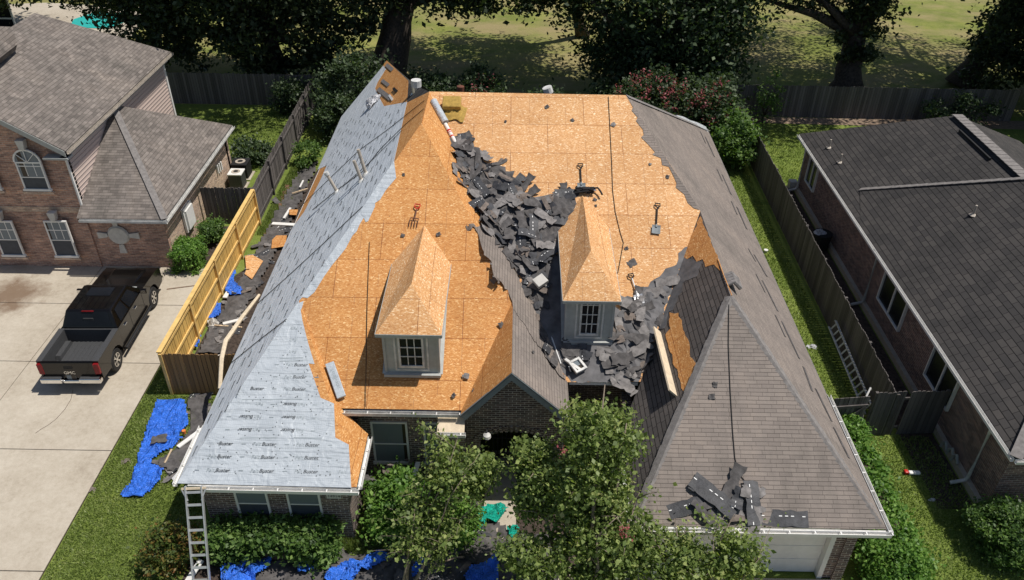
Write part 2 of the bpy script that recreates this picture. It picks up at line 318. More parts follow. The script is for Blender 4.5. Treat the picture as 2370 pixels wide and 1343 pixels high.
def _conc():
    t = NT('concrete'); v = t.co('Object'); a = t.noise(v, .35, 6, .7); b = t.noise(v, 7, 5, .7); f = t.math('ADD', t.math('MULTIPLY', a, .6), t.math('MULTIPLY', b, .4))
    c = t.ramp(f, [(.3, (.31, .262, .20)), (.47, (.44, .385, .305)), (.6, (.51, .455, .37)), (.75, (.56, .505, .42))])
    c = t.mix(.5, c, t.ramp(t.noise(v, 70, 2, .8), [(.3, (.7, .7, .7)), (.7, (1.2, 1.2, 1.2))]), 'MULTIPLY')
    # an old oil / rust stain on the slab
    d = t.n('ShaderNodeVectorMath', {0: v, 1: tuple(un(22, 688))}, operation='DISTANCE').outputs['Value']
    dd = t.math('ADD', d, t.math('MULTIPLY', t.noise(v, 1.6, 5, .7), 2.4)); c = t.mix(t.math('MULTIPLY', t.math('MINIMUM', t.math('MAXIMUM', t.math('SUBTRACT', 2.75, dd), 0.), 1.), .85), c, (.16, .10, .06))
    return t.done(c, .85, b, .15, .01)
M['concrete'] = _conc()
def _felt(name, c, streak, bs_=.9):
    t = NT(name); uv = t.co('UV'); sx = t.n('ShaderNodeSeparateXYZ', {'Vector': uv})
    g = t.math('MAXIMUM', t.math('LESS_THAN', t.math('FRACT', t.math('DIVIDE', sx.outputs[0], .05)), .14), t.math('LESS_THAN', t.math('FRACT', t.math('DIVIDE', sx.outputs[1], .05)), .14))
    col = t.mix(t.math('MULTIPLY', g, .28), c, tuple(x*.55 for x in c))
    col = t.mix(1., col, t.ramp(t.noise(uv, 1.2, 5, .6), [(.3, (.88, .89, .9)), (.7, (1.05, 1.05, 1.05))]), 'MULTIPLY')
    lap = t.math('LESS_THAN', t.math('FRACT', t.math('DIVIDE', sx.outputs[1], 1.07)), .02); col = t.mix(t.math('MULTIPLY', lap, .35), col, (.2, .22, .25))
    h = t.math('ADD', t.noise(t.mapping(uv, streak), 1., 4, .55, 1.), t.math('MULTIPLY', t.noise(uv, 2.2, 3, .5, 1.5), .8))
    return t.done(col, .42, h, bs_, .07, spec=.4)
M['felt'] = _felt('synthetic_felt', (.47, .51, .545), (.7, 5.5, 1))
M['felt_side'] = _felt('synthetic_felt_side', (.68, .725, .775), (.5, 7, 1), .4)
M['ink'] = m_plain('printing_ink', (.09, .10, .11), .6)
M['ink_pale'] = m_plain('printing_ink_pale', (.30, .34, .36), .6)
M['leaf_dark'] = m_leaf('leaf_oak', [(.1, (.020, .030, .013)), (.5, (.046, .066, .028)), (.95, (.11, .14, .06))], .25)
M['leaf_mid'] = m_leaf('leaf_shrub', [(.1, (.03, .065, .016)), (.5, (.085, .16, .035)), (.95, (.22, .32, .09))])
M['leaf_bright'] = m_leaf('leaf_hedge', [(.1, (.045, .11, .018)), (.5, (.12, .24, .04)), (.95, (.26, .40, .09))])
M['leaf_myrtle'] = m_leaf('leaf_myrtle', [(.1, (.05, .075, .022)), (.45, (.14, .20, .052)), (.8, (.31, .37, .12)), (1., (.48, .45, .20))])
M['leaf_nandina'] = m_leaf('leaf_nandina', [(.1, (.03, .06, .013)), (.5, (.10, .14, .03)), (.75, (.22, .14, .04)), (.95, (.28, .09, .03))])
M['leaf_back'] = m_leaf('leaf_backyard', [(.1, (.018, .033, .015)), (.5, (.045, .075, .032)), (.95, (.13, .18, .085))], .3)
M['flower'] = m_leaf('blossom_red', [(.1, (.24, .045, .06)), (.9, (.50, .15, .17))], .3)
M['grass'] = m_grass('lawn', [(.3, (.10, .14, .030)), (.5, (.175, .23, .052)), (.7, (.27, .31, .095))])
M['blade'] = m_leaf('grass_blade', [(.1, (.10, .145, .03)), (.5, (.18, .245, .056)), (.95, (.34, .38, .14))], .25)
M['field'] = m_grass('field_grass', [(.3, (.10, .135, .03)), (.5, (.20, .225, .06)), (.7, (.34, .32, .12))], .6, worn=(.33, .26, .14))
M['mulch'] = m_plain('mulch', (.060, .045, .036), .95, var=.6, scale=9, bump=1.)
M['dirt'] = m_plain('dirt_path', (.24, .175, .125), .95, var=.3, scale=6, bump=.6)
M['redsoil'] = m_plain('red_granule_drift', (.20, .095, .075), .95, var=.4, scale=6, bump=.6)
def _paint():
    t = NT('truck_paint'); t.b.inputs['Coat Weight'].default_value = .45; t.b.inputs['Coat Roughness'].default_value = .05
    return t.done((.0045, .0038, .0036), .22, None, metal=0., spec=.2)
M['paint'] = _paint(); M['chrome'] = m_plain('chrome', (.75, .75, .75), .15, 1., var=.03, bump=.01); M['lamp_red'] = m_plain('red_lens', (.22, .012, .015), .15, var=.3)
M['liner'] = m_plain('bed_liner', (.055, .056, .058), .6, var=.2, scale=20)
M['pool'] = m_plain('pool_water', (.02, .42, .36), .1, var=.1)
M['stone'] = m_plain('pale_stone', (.55, .53, .49), .8, var=.12)
# ================================================================== ground
def sheet(name, px, z, mat, kind='structure', label=None, world=False):
    P = px if world else [tuple(un(x, y, z)) for x, y in px]; mb = MB(); mb.poly([(p[0], p[1], z) for p in P]); o = mb.build(name, mat); tag(o, kind=kind); return o
def gsheet(name, x0, x1, y0, y1, z, mat, st=4.):
    nx, ny = int((x1-x0)/st)+1, int((y1-y0)/st)+1; mb = MB(); mb.grid([[(x0+(x1-x0)*i/nx, y0+(y1-y0)*j/ny, z) for j in range(ny+1)] for i in range(nx+1)]); return tag(mb.build(name, mat), kind='structure')
gsheet('ground', -260, 260, -60, 420, 0, M['field'], 40)
gsheet('lawn', -60, 60, 2, 43, .004, M['grass'], 8)
# driveway of the left house, slabs with joints
xr = -11.95
mb = MB(); js = [2., 12.45, 16.62, 20.60, 23.9, 26.5]; xs = [xr, -16.4, -20.9, -30.]
for i in range(len(js)-1):
    for j in range(3):
        e = .012; mb.b2((xs[j+1]+e, js[i]+e, -.08), (xs[j]-e, js[i+1]-e, .06))
o = mb.build('driveway', M['concrete'], bevel=.01); tag(o, kind='structure')
tag(MB().b2((-30, 2, -.1), (xr, 26.5, .035)).build('driveway_joint_bed', M['mulch']), kind='structure')
# small strips at the main house: garage apron and front path
mb = MB(); mb.b2((4.0, 4, -.08), (8.35, 12.62, .05)); tag(mb.build('garage_driveway', M['concrete'], bevel=.01), kind='structure')
mb = MB(); mb.b2((-.75, 12.9, -.08), (.15, 16.9, .05)); mb.b2((-.75, 8, -.08), (3.98, 12.88, .05)); tag(mb.build('front_path', M['concrete'], bevel=.01), kind='structure')
sheet('planting_bed', [(-13.3, 26.5), (-13.3, 29.7), (-12.2, 29.7), (-12.0, 26.6), (-12.3, 25.2), (-13.5, 25.2)], .012, M['mulch'], world=True)
tag(MB().tube([(-12.05, 29.6, .04), (-11.95, 27, .04), (-12.2, 25.2, .04), (-13.3, 24.9, .04)], .05, 6).build('bed_edging', M['dirt']), kind='structure')
sheet('side_yard_soil', [(-11.0, 19.3), (-11.0, 26), (-10.4, 27), (-10.1, 31), (-9.6, 36), (-7.9, 38), (-7.9, 19.3)], .010, M['mulch'], world=True)
sheet('front_bed', [(-8.3, 13.5), (-8.4, 11.6), (-3.8, 11.4), (-1.2, 11.3), (3.2, 11.0), (3.2, 16.4), (-4.1, 15.6), (-4.1, 13.5)], .010, M['mulch'], world=True)
sheet('back_bed_right', [(11.9, 41.6), (30, 41.2), (30, 42.4), (11.9, 42.4)], .012, M['dirt'], world=True)
sheet('right_house_path', [(12.05, 15), (12.05, 34), (13.1, 34), (13.1, 15)], .010, M['mulch'], world=True)
mb = MB(); mb.tube([un(x, y, .062) for x, y in ((169, 903), (164, 925), (150, 948), (130, 970), (112, 984), (96, 993), (82, 1003))], .007, 4); tag(mb.build('driveway_crack', M['mulch']), kind='structure')
# ================================================================== main house
XL, XR, ze = -8.2, 8.84, 2.6
def arr(*a): return np.array(a, float)
L1, L2, R1 = arr(-3, 26.2, 7.62), arr(-3, 23.6, 7.62), arr(3.70, 26.2, 7.60)
WA, GA, GB = arr(-5.99, 17.99, 4.74), arr(5.74, 17.27, 5.60), arr(5.74, 21.8, 5.62)
H2, GF = arr(-.03, 18.1, 4.76), arr(-.03, 15.08, 4.76)
VL, VE = arr(-4.47, 15.25, 3.27), arr(-1.33, 15.25, 3.27)
W0, W1 = arr(-8.2, 13.25, 2.6), arr(-3.79, 13.2, 2.6)
G0, G1 = arr(2.88, 12.2, 2.6), arr(8.84, 12.2, 2.6)
ERB = arr(8.84, 34.75, 2.6)
V1, V2 = arr(1.5, 16.45, 3.24), arr(3.5, 16.5, 3.25)
B4 = arr(-8.2, 35.6, 2.6); _pl = pl3(W0, B4, L2) if 0 else None
B1, B2, B3 = arr(-3.98, 27.5, 6.675), arr(-4.25, 30.1, 6.414), arr(-6.4, 38.4, 4.338)
PL_, PR_ = pl3(W0, B4, L2), pl3(G1, ERB, GA)
LF, MF = pl3(L2, L2+arr(1, 0, 0), WA), pl3(L1, R1, V2)
RS = pl3(L1, L2, H2); WF = pl3(W0, W1, WA); WR = pl3(WA, W1, VL); GL = pl3(GA, GB, G0); GFp = pl3(G0, G1, GA); EGL = pl3(H2, GF, VE)
house = thing('house', 'brick house being re-roofed, orange boards and silver felt beside old grey shingles', 'house', (0, 22, 0)); HO = (0, 22, 0)
def hp(name, mb, mats, par=None, **k): return mb.build(name, mats, par or house, HO, **k)
W1b = arr(-3.79, 15.0, 2.6); E1 = arr(-1.33, 15.08, 3.25)
mb = MB()
mb.poly([W0, WA, L2, L1, B1, B2, B3, B4]); mb.poly([L2, WA, VL, VE, H2]); mb.poly([L1, L2, H2, V1]); mb.poly([W0, W1, WA]); mb.poly([WA, W1, W1b, arr(-4.0, 15.05, 2.82), VL])
mb.poly([H2, VE, E1, GF])
hp('roof_sheathing', mb, M['osb'])
mb = MB(); mb.poly([L1, V1, V2, GB, R1]); hp('roof_sheathing', mb, M['osb_pale'])
Gb = arr(1.5, 15.08, 3.24)
mb = MB(); mb.poly([R1, GB, GA, G1, ERB]); hp('shingle_roofing', mb, M['sh_tan'])
mb = MB(); mb.poly([G0, G1, GA]); hp('shingle_roofing', mb, M['sh_tan'])
mb = MB(); mb.poly([GB, GA, G0, arr(2.88, 15.2, 2.6), V2]); hp('shingle_roofing', mb, M['sh_gl'])
mb = MB(); mb.poly([H2, GF, Gb, V1]); hp('shingle_roofing', mb, M['sh_tan'])
mb = MB(); mb.poly([R1, ERB, arr(-4, 34.75, 2.6), arr(-3.2, 27.5, 6.8), L1]); mb.poly([B1, B2, B3, arr(-4.2, 38.6, 2.2), arr(-2, 31, 4.4), L1]); mb.poly([B3, B4, arr(-6.9, 39.7, 2.6)]); mb.poly([B3, arr(-6.9, 39.7, 2.6), arr(-4.2, 38.6, 2.6)])
hp('rear_roof', mb, M['sh_dark'])
def on(pl, px, off=0.): return [pl.hit(x, y, off) for x, y in px]
def lay(name, pl, px, mat, off=.008, par=None, label=None, th=.004):
    mb = MB(); mb.slab(on(pl, px, off), pl.n, th); o = hp(name, mb, mat, par)
    if label: o['label'] = label
    return o
def clipY(P): return P
# ---- silver felt
feltL = lay('felt_underlayment', PL_, [(412, 1115), (692, 696), (760, 596), (835, 487), (912, 372), (942, 236), (889, 246), (880, 230), (868, 205), (874, 190), (893, 160), (887, 152), (790, 270), (735, 393), (756, 383), (741, 418), (722, 455), (703, 492), (683, 518), (672, 536)], M['felt_side'], .010)
mb = MB(); mb.slab(on(WF, [(409, 1119), (692, 697), (700, 742), (712, 790), (728, 843), (714, 841), (742, 921), (773, 934), (776, 1013), (807, 1029), (813, 1129)], .010), WF.n, .004); feltF = hp('felt_underlayment', mb, M['felt'])
lay('felt_underlayment', LF, [(692, 697), (678, 694), (700, 745), (712, 700)], M['felt'], .014) if False else None
strip = [(692, 696), (760, 596), (835, 487), (912, 372), (917, 412), (893, 440), (880, 462), (868, 470), (868, 478), (852, 512), (846, 514), (842, 504), (832, 520), (826, 535), (816, 545), (800, 575), (790, 588), (770, 612), (750, 640), (728, 676), (712, 690), (700, 688)]
lay('felt_underlayment', LF, strip, M['felt'], .012)
lay('felt_underlayment', LF, [(676, 745), (694, 700), (703, 697), (699, 712), (686, 742), (694, 752)], M['felt'], .018)
# ---- printing on the felt
def text_geo(s, size=1., shear=.25):
    c = bpy.data.curves.new('t', 'FONT'); c.body = s; c.size = size; c.shear = shear; c.resolution_u = 2
    o = bpy.data.objects.new('t', c); COL.objects.link(o); dg = bpy.context.evaluated_depsgraph_get(); me = bpy.data.meshes.new_from_object(o.evaluated_get(dg))
    V = np.array([v.co[:] for v in me.vertices]); Fs = [tuple(p.vertices) for p in me.polygons]; bpy.data.objects.remove(o); bpy.data.curves.remove(c); return V, Fs
tA, tAf = text_geo('Felt', .135, .1); tB, tBf = text_geo('Buster', .135, .22); tB[:, 0] += .22
tB2 = tB.copy(); tB2[:, 0] += .006
rowsF = [(787, 661, 1), (815, 660, 1), (845, 688, 0), (873, 685, 0), (901, 683, 0), (937, 680, 1), (967, 677, 1), (997, 675, 1), (1030, 714, 0), (1060, 712, 0), (1092, 710, 0), (760, 664, 1)]
poly_f = [(440, 1100), (690, 720), (735, 860), (770, 945), (775, 1015), (803, 1035), (808, 1105)]
def stamp(mb, V, Fs, o, ex, ey, n, off, m):
    P = [o+ex*v[0]+ey*v[1]+n*off for v in V]; mb.add(P, Fs, m)
ex = arr(1, 0, 0); ey = np.cross(WF.n, ex); ey /= np.linalg.norm(ey)
def pix(P): v = BS@(np.asarray(P, float)-CAM); return (W/2+F*v[0]/v[2], H/2-F*v[1]/v[2])
lt = MB()
for y, x, flip in rowsF:
    c = WF.hit(x, y)
    for k in range(-4, 4):
        q = c+ex*k*1.09; sg = -1 if flip else 1
        o = q-sg*ex*.31-sg*ey*.045
        ok = [inpoly(*pix(o+sg*ex*a), poly_f) for a in (0.0, .25, .70)]
        if ok[0] and ok[1]: stamp(lt, tA, tAf, o, sg*ex, sg*ey, WF.n, .016, 1)
        if ok[1] and ok[2]: stamp(lt, tB, tBf, o, sg*ex, sg*ey, WF.n, .016, 0); stamp(lt, tB2, tBf, o, sg*ex, sg*ey, WF.n, .0175, 0)
        q2 = q+ex*.55
        if inpoly(*pix(q2), poly_f): lt.box(q2+WF.n*.016, (.11, .02, .003), 1, Matrix((ex, ey, WF.n)).transposed())
rr = random.Random(3)
for i in range(420):
    x, y = rin(poly_f, rr)
    c = WF.hit(x, y, .015)
    if i % 3 == 0: lt.box(c, (.024, .024, .004), 0, Matrix((ex, ey, WF.n)).transposed())
for a, b in (((648, 829), (702, 828)), ((648, 836), (702, 835)), ((560, 925), (700, 924)), ((555, 1014), (640, 1013)), ((680, 1013), (745, 1014))):
    lt.beam(WF.hit(*a, .014), WF.hit(*b, .014), .02, .004, 1, WF.n)
printing = hp('printed_lettering', lt, [M['ink'], M['ink_pale']], feltF)
# side slope: the printing seen at a shallow angle, rolls laid along the eave
ls = MB(); exs = arr(0, -1, 0); eys = np.cross(PL_.n, exs); eys /= np.linalg.norm(eys)
poly_s = [(425, 1100), (690, 700), (905, 375), (935, 240), (875, 255), (850, 240), (790, 285), (745, 395), (755, 400), (690, 525), (650, 585)]
for j in range(22):
    zz = .2+j*.33; base = arr(XL, 13, 2.6)+eys*(-1 if eys[2] < 0 else 1)*zz
    for k in range(26):
        o = base+arr(0, 1.08*k+(.4*(j % 3))+rr.uniform(-.06, .06), 0)
        if inpoly(*pix(o), poly_s) and inpoly(*pix(o+arr(0, .5, 0)), poly_s):
            sg = -1 if (j//3) % 2 else 1
            stamp(ls, tB2, tBf, o-sg*exs*.5, sg*exs, sg*eys, PL_.n, .017, 0); stamp(ls, tB, tBf, o-sg*exs*.5, sg*exs, sg*eys, PL_.n, .016, 0)
            if (j+k) % 2: ls.box(o+PL_.n*.016, (.02, .14, .003), 1, Matrix((arr(1, 0, 0), arr(0, 1, 0), arr(0, 0, 1))).transposed())
hp('printed_lettering', ls, [M['ink'], M['ink_pale']], feltL)
# ---- bare boards / torn old roofing on the planes
lay('shingle_roofing', RS, jag([(1100, 525), (1112, 560), (1120, 590), (1137, 604), (1143, 640), (1160, 652), (1178, 680), (1186, 698), (1188, 715), (1245, 800), (1312, 886), (1262, 745), (1222, 680), (1190, 625), (1155, 560), (1125, 520)], 2.5, 7, 2), M['sh_tan'], .012)
lay('old_roofing_paper', MF, jag([(1302, 640), (1300, 585), (1255, 600), (1225, 690), (1256, 760), (1300, 862), (1322, 884), (1478, 884), (1520, 765), (1560, 655), (1594, 570), (1570, 586), (1566, 612), (1540, 622), (1527, 640), (1506, 652), (1500, 664), (1478, 668), (1470, 684), (1440, 690), (1436, 720)], 3, 9, 3), M['paper'], .012)
lay('bare_decking', GL, jag([(1621, 500), (1598, 552), (1578, 592), (1590, 600), (1603, 592), (1612, 606), (1626, 600), (1632, 618), (1652, 612), (1668, 628), (1662, 600)], 2, 8, 4), M['osb'], .014)
lay('bare_decking', GL, jag([(1549, 723), (1570, 724), (1578, 748), (1580, 762), (1592, 785), (1596, 815), (1612, 848), (1614, 862), (1602, 890), (1582, 906), (1574, 880), (1562, 850), (1556, 820), (1546, 796), (1540, 775), (1552, 760)], 3, 8, 5), M['osb'], .014)
lay('old_roofing_paper', GL, jag([(1575, 590), (1600, 600), (1625, 605), (1612, 640), (1585, 650), (1565, 700), (1545, 730), (1538, 760), (1516, 768), (1552, 675)], 3, 8, 6), M['paper'], .010)
lay('bare_decking', PL_, [(888, 149), (895, 140), (945, 187), (941, 233), (893, 246), (884, 232), (870, 205), (876, 188), (893, 160)], M['osb'], .006)
# torn fringe of old shingles over the hip on the main slope
lay('shingle_roofing', MF, [(1450, 223), (1465, 248), (1462, 256), (1476, 272), (1472, 280), (1488, 300), (1490, 312), (1484, 318), (1500, 334), (1516, 352), (1510, 358), (1530, 366), (1533, 382), (1548, 386), (1560, 410), (1566, 424), (1564, 434), (1584, 450), (1592, 470), (1606, 482), (1619, 486), (1600, 455), (1560, 395), (1500, 300)], M['sh_tan'], .016)
# ---- ridge caps
def cap(name, p, q, w=.14, seg=.17, mat='sh_cap', lift=.02):
    p, q = np.array(p, float), np.array(q, float); L = np.linalg.norm(q-p); n = max(2, int(L/seg)); d = (q-p)/L; x = np.cross(d, arr(0, 0, 1)); x /= np.linalg.norm(x)
    mb = MB(); r = random.Random(int(L*100))
    for i in range(n):
        a, b = p+d*(L*i/n), p+d*(L*(i+1)/n+.02); k = r.uniform(-.012, .012); t0, t1 = lift, lift+.012
        P = [a+x*(w+k)-arr(0, 0, w*.62-t0), a+arr(0, 0, t0), a-x*(w+k)-arr(0, 0, w*.62-t0), b+x*(w+k)-arr(0, 0, w*.62-t1), b+arr(0, 0, t1), b-x*(w+k)-arr(0, 0, w*.62-t1)]
        mb.add(P, [(0, 1, 4, 3), (1, 2, 5, 4), (0, 3, 5, 2)])
    return hp(name, mb, M[mat])
cap('ridge_cap', G1+arr(-.1, .1, .05), GA, .16); cap('ridge_cap', G0+arr(.1, .15, .08), GA, .16); cap('ridge_cap', R1, ERB, .14)
# ---- walls
mb = MB(); T = .25
def wall(a, b, h, z0=0., m=0): mb.beam((a[0], a[1], z0+(h-z0)/2), (b[0], b[1], z0+(h-z0)/2), T, h-z0, m)
for a, b, h in (((-7.85, 13.7), (-4.15, 13.7), 2.55), ((-4.27, 13.6), (-4.27, 15.8), 2.6), ((-4.15, 15.75), (-1.3, 15.75), 3.1), ((-7.75, 13.6), (-7.75, 35.4), 2.5), ((8.4, 12.6), (8.4, 34.5), 2.5), ((-7.8, 34.4), (8.5, 34.4), 2.5), ((3.2, 12.8), (3.2, 16.9), 2.5), ((-1.2, 18.0), (3.4, 18.0), 3.4), ((1.3, 15.4), (1.3, 17.9), 2.9), ((-1.1, 15.5), (-1.1, 17.9), 3.0)): wall(a, b, h)
mb.b2((3.2, 12.68, 0), (3.72, 12.93, 2.5)); mb.b2((8.02, 12.68, 0), (8.5, 12.93, 2.5)); mb.b2((3.72, 12.68, 2.2), (8.02, 12.93, 2.5))
walls = hp('brick_wall', mb, M['brick_dark'])
# entry gable with an arched opening
yg = 15.32; cx, hw, sp, rise = .06, .92, 2.05, .42
arc = [(cx+hw*math.cos(a), sp+rise*math.sin(a)) for a in [math.pi*i/14 for i in range(15)]]
prof = [(-1.27, 0), (cx-hw, 0)]+[p for p in arc[::-1]]+[(cx+hw, 0), (1.42, 0), (1.42, 3.22), (GF[0], 4.62), (-1.27, 3.18)]
mb = MB(); mb.slab([(x, yg, z) for x, z in prof], (0, -1, 0), .26); hp('entry_gable', mb, M['brick_dark'])
mb = MB()
for i in range(22):
    a = math.pi*(i+.5)/22; c, s = math.cos(a), math.sin(a); r0 = .0
    mb.box((cx+(hw+.10)*c, yg-.012, sp+(rise+.10)*s), (.085, .05, .20), 0, Matrix.Rotation(math.pi/2-math.atan2(s*1.6, c), 3, 'Y'))
hp('arch_brick', mb, M['brick_dark'])
mb = MB()
for sx, e, zf in ((-1, -1.36, 3.16), (1, 1.52, 3.16)):
    mb.beam((GF[0]+sx*-.0, 15.03, 4.72), (e, 15.03, 3.19), .06, .20, 0, (0, -1, 0)) if False else None
    a = arr(GF[0], 15.06, 4.74); b = arr(e, 15.06, 3.24 if sx < 0 else 3.20); d = b-a; n = np.cross(d, arr(0, 1, 0)); n = n/np.linalg.norm(n); n *= (1 if n[2] > 0 else -1)
    mb.slab([a, b, b-n*.2, a-arr(0, 0, .24)], (0, -1, 0), .05)
    mb.slab([a-arr(0, 0, .03), b-arr(0, 0, .03), b-arr(0, -.26, .03), a-arr(0, -.26, .03)], (0, 0, 1), .02)
hp('rake_board', mb, M['trim_blue'])
# dark entry behind the arch: gate of iron bars
mb = MB()
for i in range(14): mb.beam((-.8+i*.13, 16.6, .1), (-.8+i*.13, 16.6, 2.5), .025, .025)
for z in (.15, .9, 1.5, 2.1, 2.48): mb.b2((-.85, 16.58, z-.02), (.95, 16.62, z+.02))
hp('iron_gate', mb, M['black'])
mb = MB(); mb.b2((-.7, 17.75, .05), (.3, 17.86, 2.15)); mb.b2((-.78, 17.78, .05), (.38, 17.88, 2.22)); dr = hp('door', mb, M['rust'])
mb = MB().b2((.14, 17.7, 1.0), (.2, 17.76, 1.12)); hp('handle', mb, M['chrome'], dr)
# house number plaque
pq = ony(772, 1147, 13.55); mb = MB().b2((pq[0]-.18, 13.53, pq[2]-.1), (pq[0]+.18, 13.59, pq[2]+.1)); plq = hp('number_plaque', mb, M['stone'])
tv, tf = text_geo('14914', .13, 0); mb = MB(); stamp(mb, tv, tf, arr(pq[0]-.155, 13.525, pq[2]-.045), arr(1, 0, 0), arr(0, 0, 1), arr(0, -1, 0), .0, 0); hp('number', mb, M['ink'], plq)
# windows in the front walls
def window(x0, x1, z0, z1, y, par, bars=(), glass='screen', top=None, name='window', arc_top=False, fr='white', fw=.055):
    mb = MB(); mb.b2((x0+fw, y+.03, z0+fw), (x1-fw, y+.06, z1-fw)); w = mb.build(name, M[glass], par, par['off'] if 'off' in par else HO)
    mb = MB()
    mb.b2((x0, y, z0), (x0+fw, y+.08, z1)); mb.b2((x1-fw, y, z0), (x1, y+.08, z1)); mb.b2((x0+fw, y, z1-fw), (x1-fw, y+.08, z1)); mb.b2((x0-.04, y-.03, z0-.03), (x1+.04, y+.08, z0+fw))
    for b in bars:
        if b[0] == 'h': mb.b2((x0+fw, y+.012, b[1]-.018), (x1-fw, y+.05, b[1]+.018))
        else: mb.b2((b[1]-.013, y+.015, b[2]), (b[1]+.013, y+.05, b[3]))
    mb.build('frame', M[fr], w, par['off'] if 'off' in par else HO)
    if top is not None: MB().b2((x0+fw, y+.02, top), (x1-fw, y+.028, z1-fw)).build('blind', M['glass_blind'], w, par['off'] if 'off' in par else HO)
    return w
house['off'] = HO
for x0, x1 in ((-7.05, -6.2), (-5.72, -4.86)): window(x0, x1, .75, 2.2, 13.53, house, [('h', 1.5)], top=1.52)
for x0, x1 in ((-3.85, -2.85), (-2.42, -1.72)): window(x0, x1, .85, 2.45, 15.59, house, [('h', 1.6)], glass='glass_blind')
# garage door and trim
mb = MB()
for i in range(4): mb.b2((3.78, 12.84, .03+i*.54), (7.92, 12.9, .56+i*.54))
gd = hp('garage_door', mb, M['white'], bevel=.012)
hp('handle', MB().b2((5.75, 12.81, .95), (5.87, 12.84, 1.05)), M['black'], gd)
mb = MB(); mb.b2((7.92, 12.66, 0), (8.04, 12.9, 2.22)); mb.b2((3.66, 12.66, 0), (3.78, 12.9, 2.22)); mb.b2((3.78, 12.66, 2.18), (7.92, 12.9, 2.24)); hp('door_frame', mb, M['white'])
# soffits and gutters
mb = MB(); zs = 2.52
mb.b2((-8.15, 13.28, zs), (-3.85, 13.58, zs+.02)); mb.b2((-4.14, 13.58, zs), (-3.85, 15.0, zs+.02)); mb.b2((-8.15, 13.58, zs), (-7.88, 35.4, zs+.02)); mb.b2((8.53, 12.3, zs), (8.78, 34.7, zs+.02)); mb.b2((2.95, 12.3, zs), (8.53, 12.67, zs+.02)); mb.b2((2.95, 12.67, zs), (3.07, 15, zs+.02)); mb.b2((-4.1, 15.3, 3.12), (-1.35, 15.62, 3.14))
hp('soffit', mb, M['white_dirty'])
mb = MB(); mb.b2((1.44, 15.2, 3.02), (1.50, 16.3, 3.22)); mb.b2((3.44, 16.5, 3.1), (1.55, 16.56, 3.22)); hp('fascia', mb, M['white'])
def gutter(p, q, out, w=.10, h=.10, mat='white', gaps=()):
    p, q, o = arr(*p), arr(*q), arr(*out); mb = MB()
    def seg(a, b):
        mb.beam(a+o*.006, b+o*.006, .008, h); mb.beam(a+o*w, b+o*w, .010, h); mb.beam(a+o*w/2-arr(0, 0, h/2-.004), b+o*w/2-arr(0, 0, h/2-.004), w-.018, .008)
        L = np.linalg.norm(b-a)
        for i in range(int(L/.6)+1): c = a+(b-a)*(i*.6+.05)/max(L, .6); mb.box(c+o*w/2+arr(0, 0, h/2-.012), (max(abs(o[0])*w*.8, .03), max(abs(o[1])*w*.8, .03), .012))
    g = sorted([0]+[t for s in gaps for t in s]+[1])
    for i in range(0, len(g), 2): seg(p+(q-p)*g[i], p+(q-p)*g[i+1])
    return hp('gutter', mb, M[mat])
gutter((-7.55, 13.14, 2.56), (-3.72, 13.12, 2.56), (0, -1, 0)); gutter((-8.22, 13.2, 2.56), (-8.22, 15.2, 2.56), (-1, 0, 0)); gutter((-3.77, 13.2, 2.56), (-3.77, 14.9, 2.56), (1, 0, 0))
gutter((-4.42, 15.2, 3.2), (-1.4, 15.2, 3.2), (0, -1, 0), mat='white_dirty')
gutter((2.88, 12.12, 2.56), (8.9, 12.12, 2.56), (0, -1, 0)); gutter((8.86, 12.1, 2.56), (8.86, 16.8, 2.56), (1, 0, 0)); gutter((2.86, 12.2, 2.56), (2.86, 15.1, 2.56), (-1, 0, 0), gaps=((.28, .42), (.62, .7)))
mb = MB(); mb.beam((8.85, 16.8, 2.52), (8.85, 34.7, 2.52), .04, .13); hp('fascia', mb, M['sh_cap'])
mb = MB(); mb.beam((-8.22, 15.2, 2.5), (-8.22, 35.6, 2.5), .03, .14); hp('fascia', mb, M['white_dirty'])
mb = MB(); mb.beam((-7.95, 13.2, 2.5), (-3.8, 13.2, 2.5), .04, .14); mb.beam((2.9, 12.17, 2.5), (8.82, 12.17, 2.5), .04, .14); mb.beam((-3.83, 13.2, 2.5), (-3.83, 15.0, 2.5), .04, .14); mb.beam((-4.4, 15.27, 3.15), (-1.4, 15.27, 3.15), .04, .14); hp('fascia', mb, M['white_dirty'])
# low shingled return beside the arch
mb = MB(); mb.slab([(-1.95, 14.85, 2.86), (-1.24, 14.85, 2.86), (-1.24, 15.25, 3.05), (-1.95, 15.25, 3.05)], (0, -.4, 1), .06); mb.b2((-1.95, 15.05, 0), (-1.25, 15.30, 2.84), 1); hp('eave_return', mb, [M['wood_pale'], M['brick_dark']])
gutter((-1.98, 14.84, 2.82), (-1.2, 14.84, 2.82), (0, -1, 0))
mb = MB(); mb.slab([(1.42, 14.95, 2.9), (2.0, 14.95, 2.9), (2.0, 15.25, 3.05), (1.42, 15.25, 3.05)], (0, -.4, 1), .06); hp('eave_return', mb, M['trim_blue']); gutter((1.4, 14.93, 2.86), (2.0, 14.93, 2.86), (0, -1, 0))
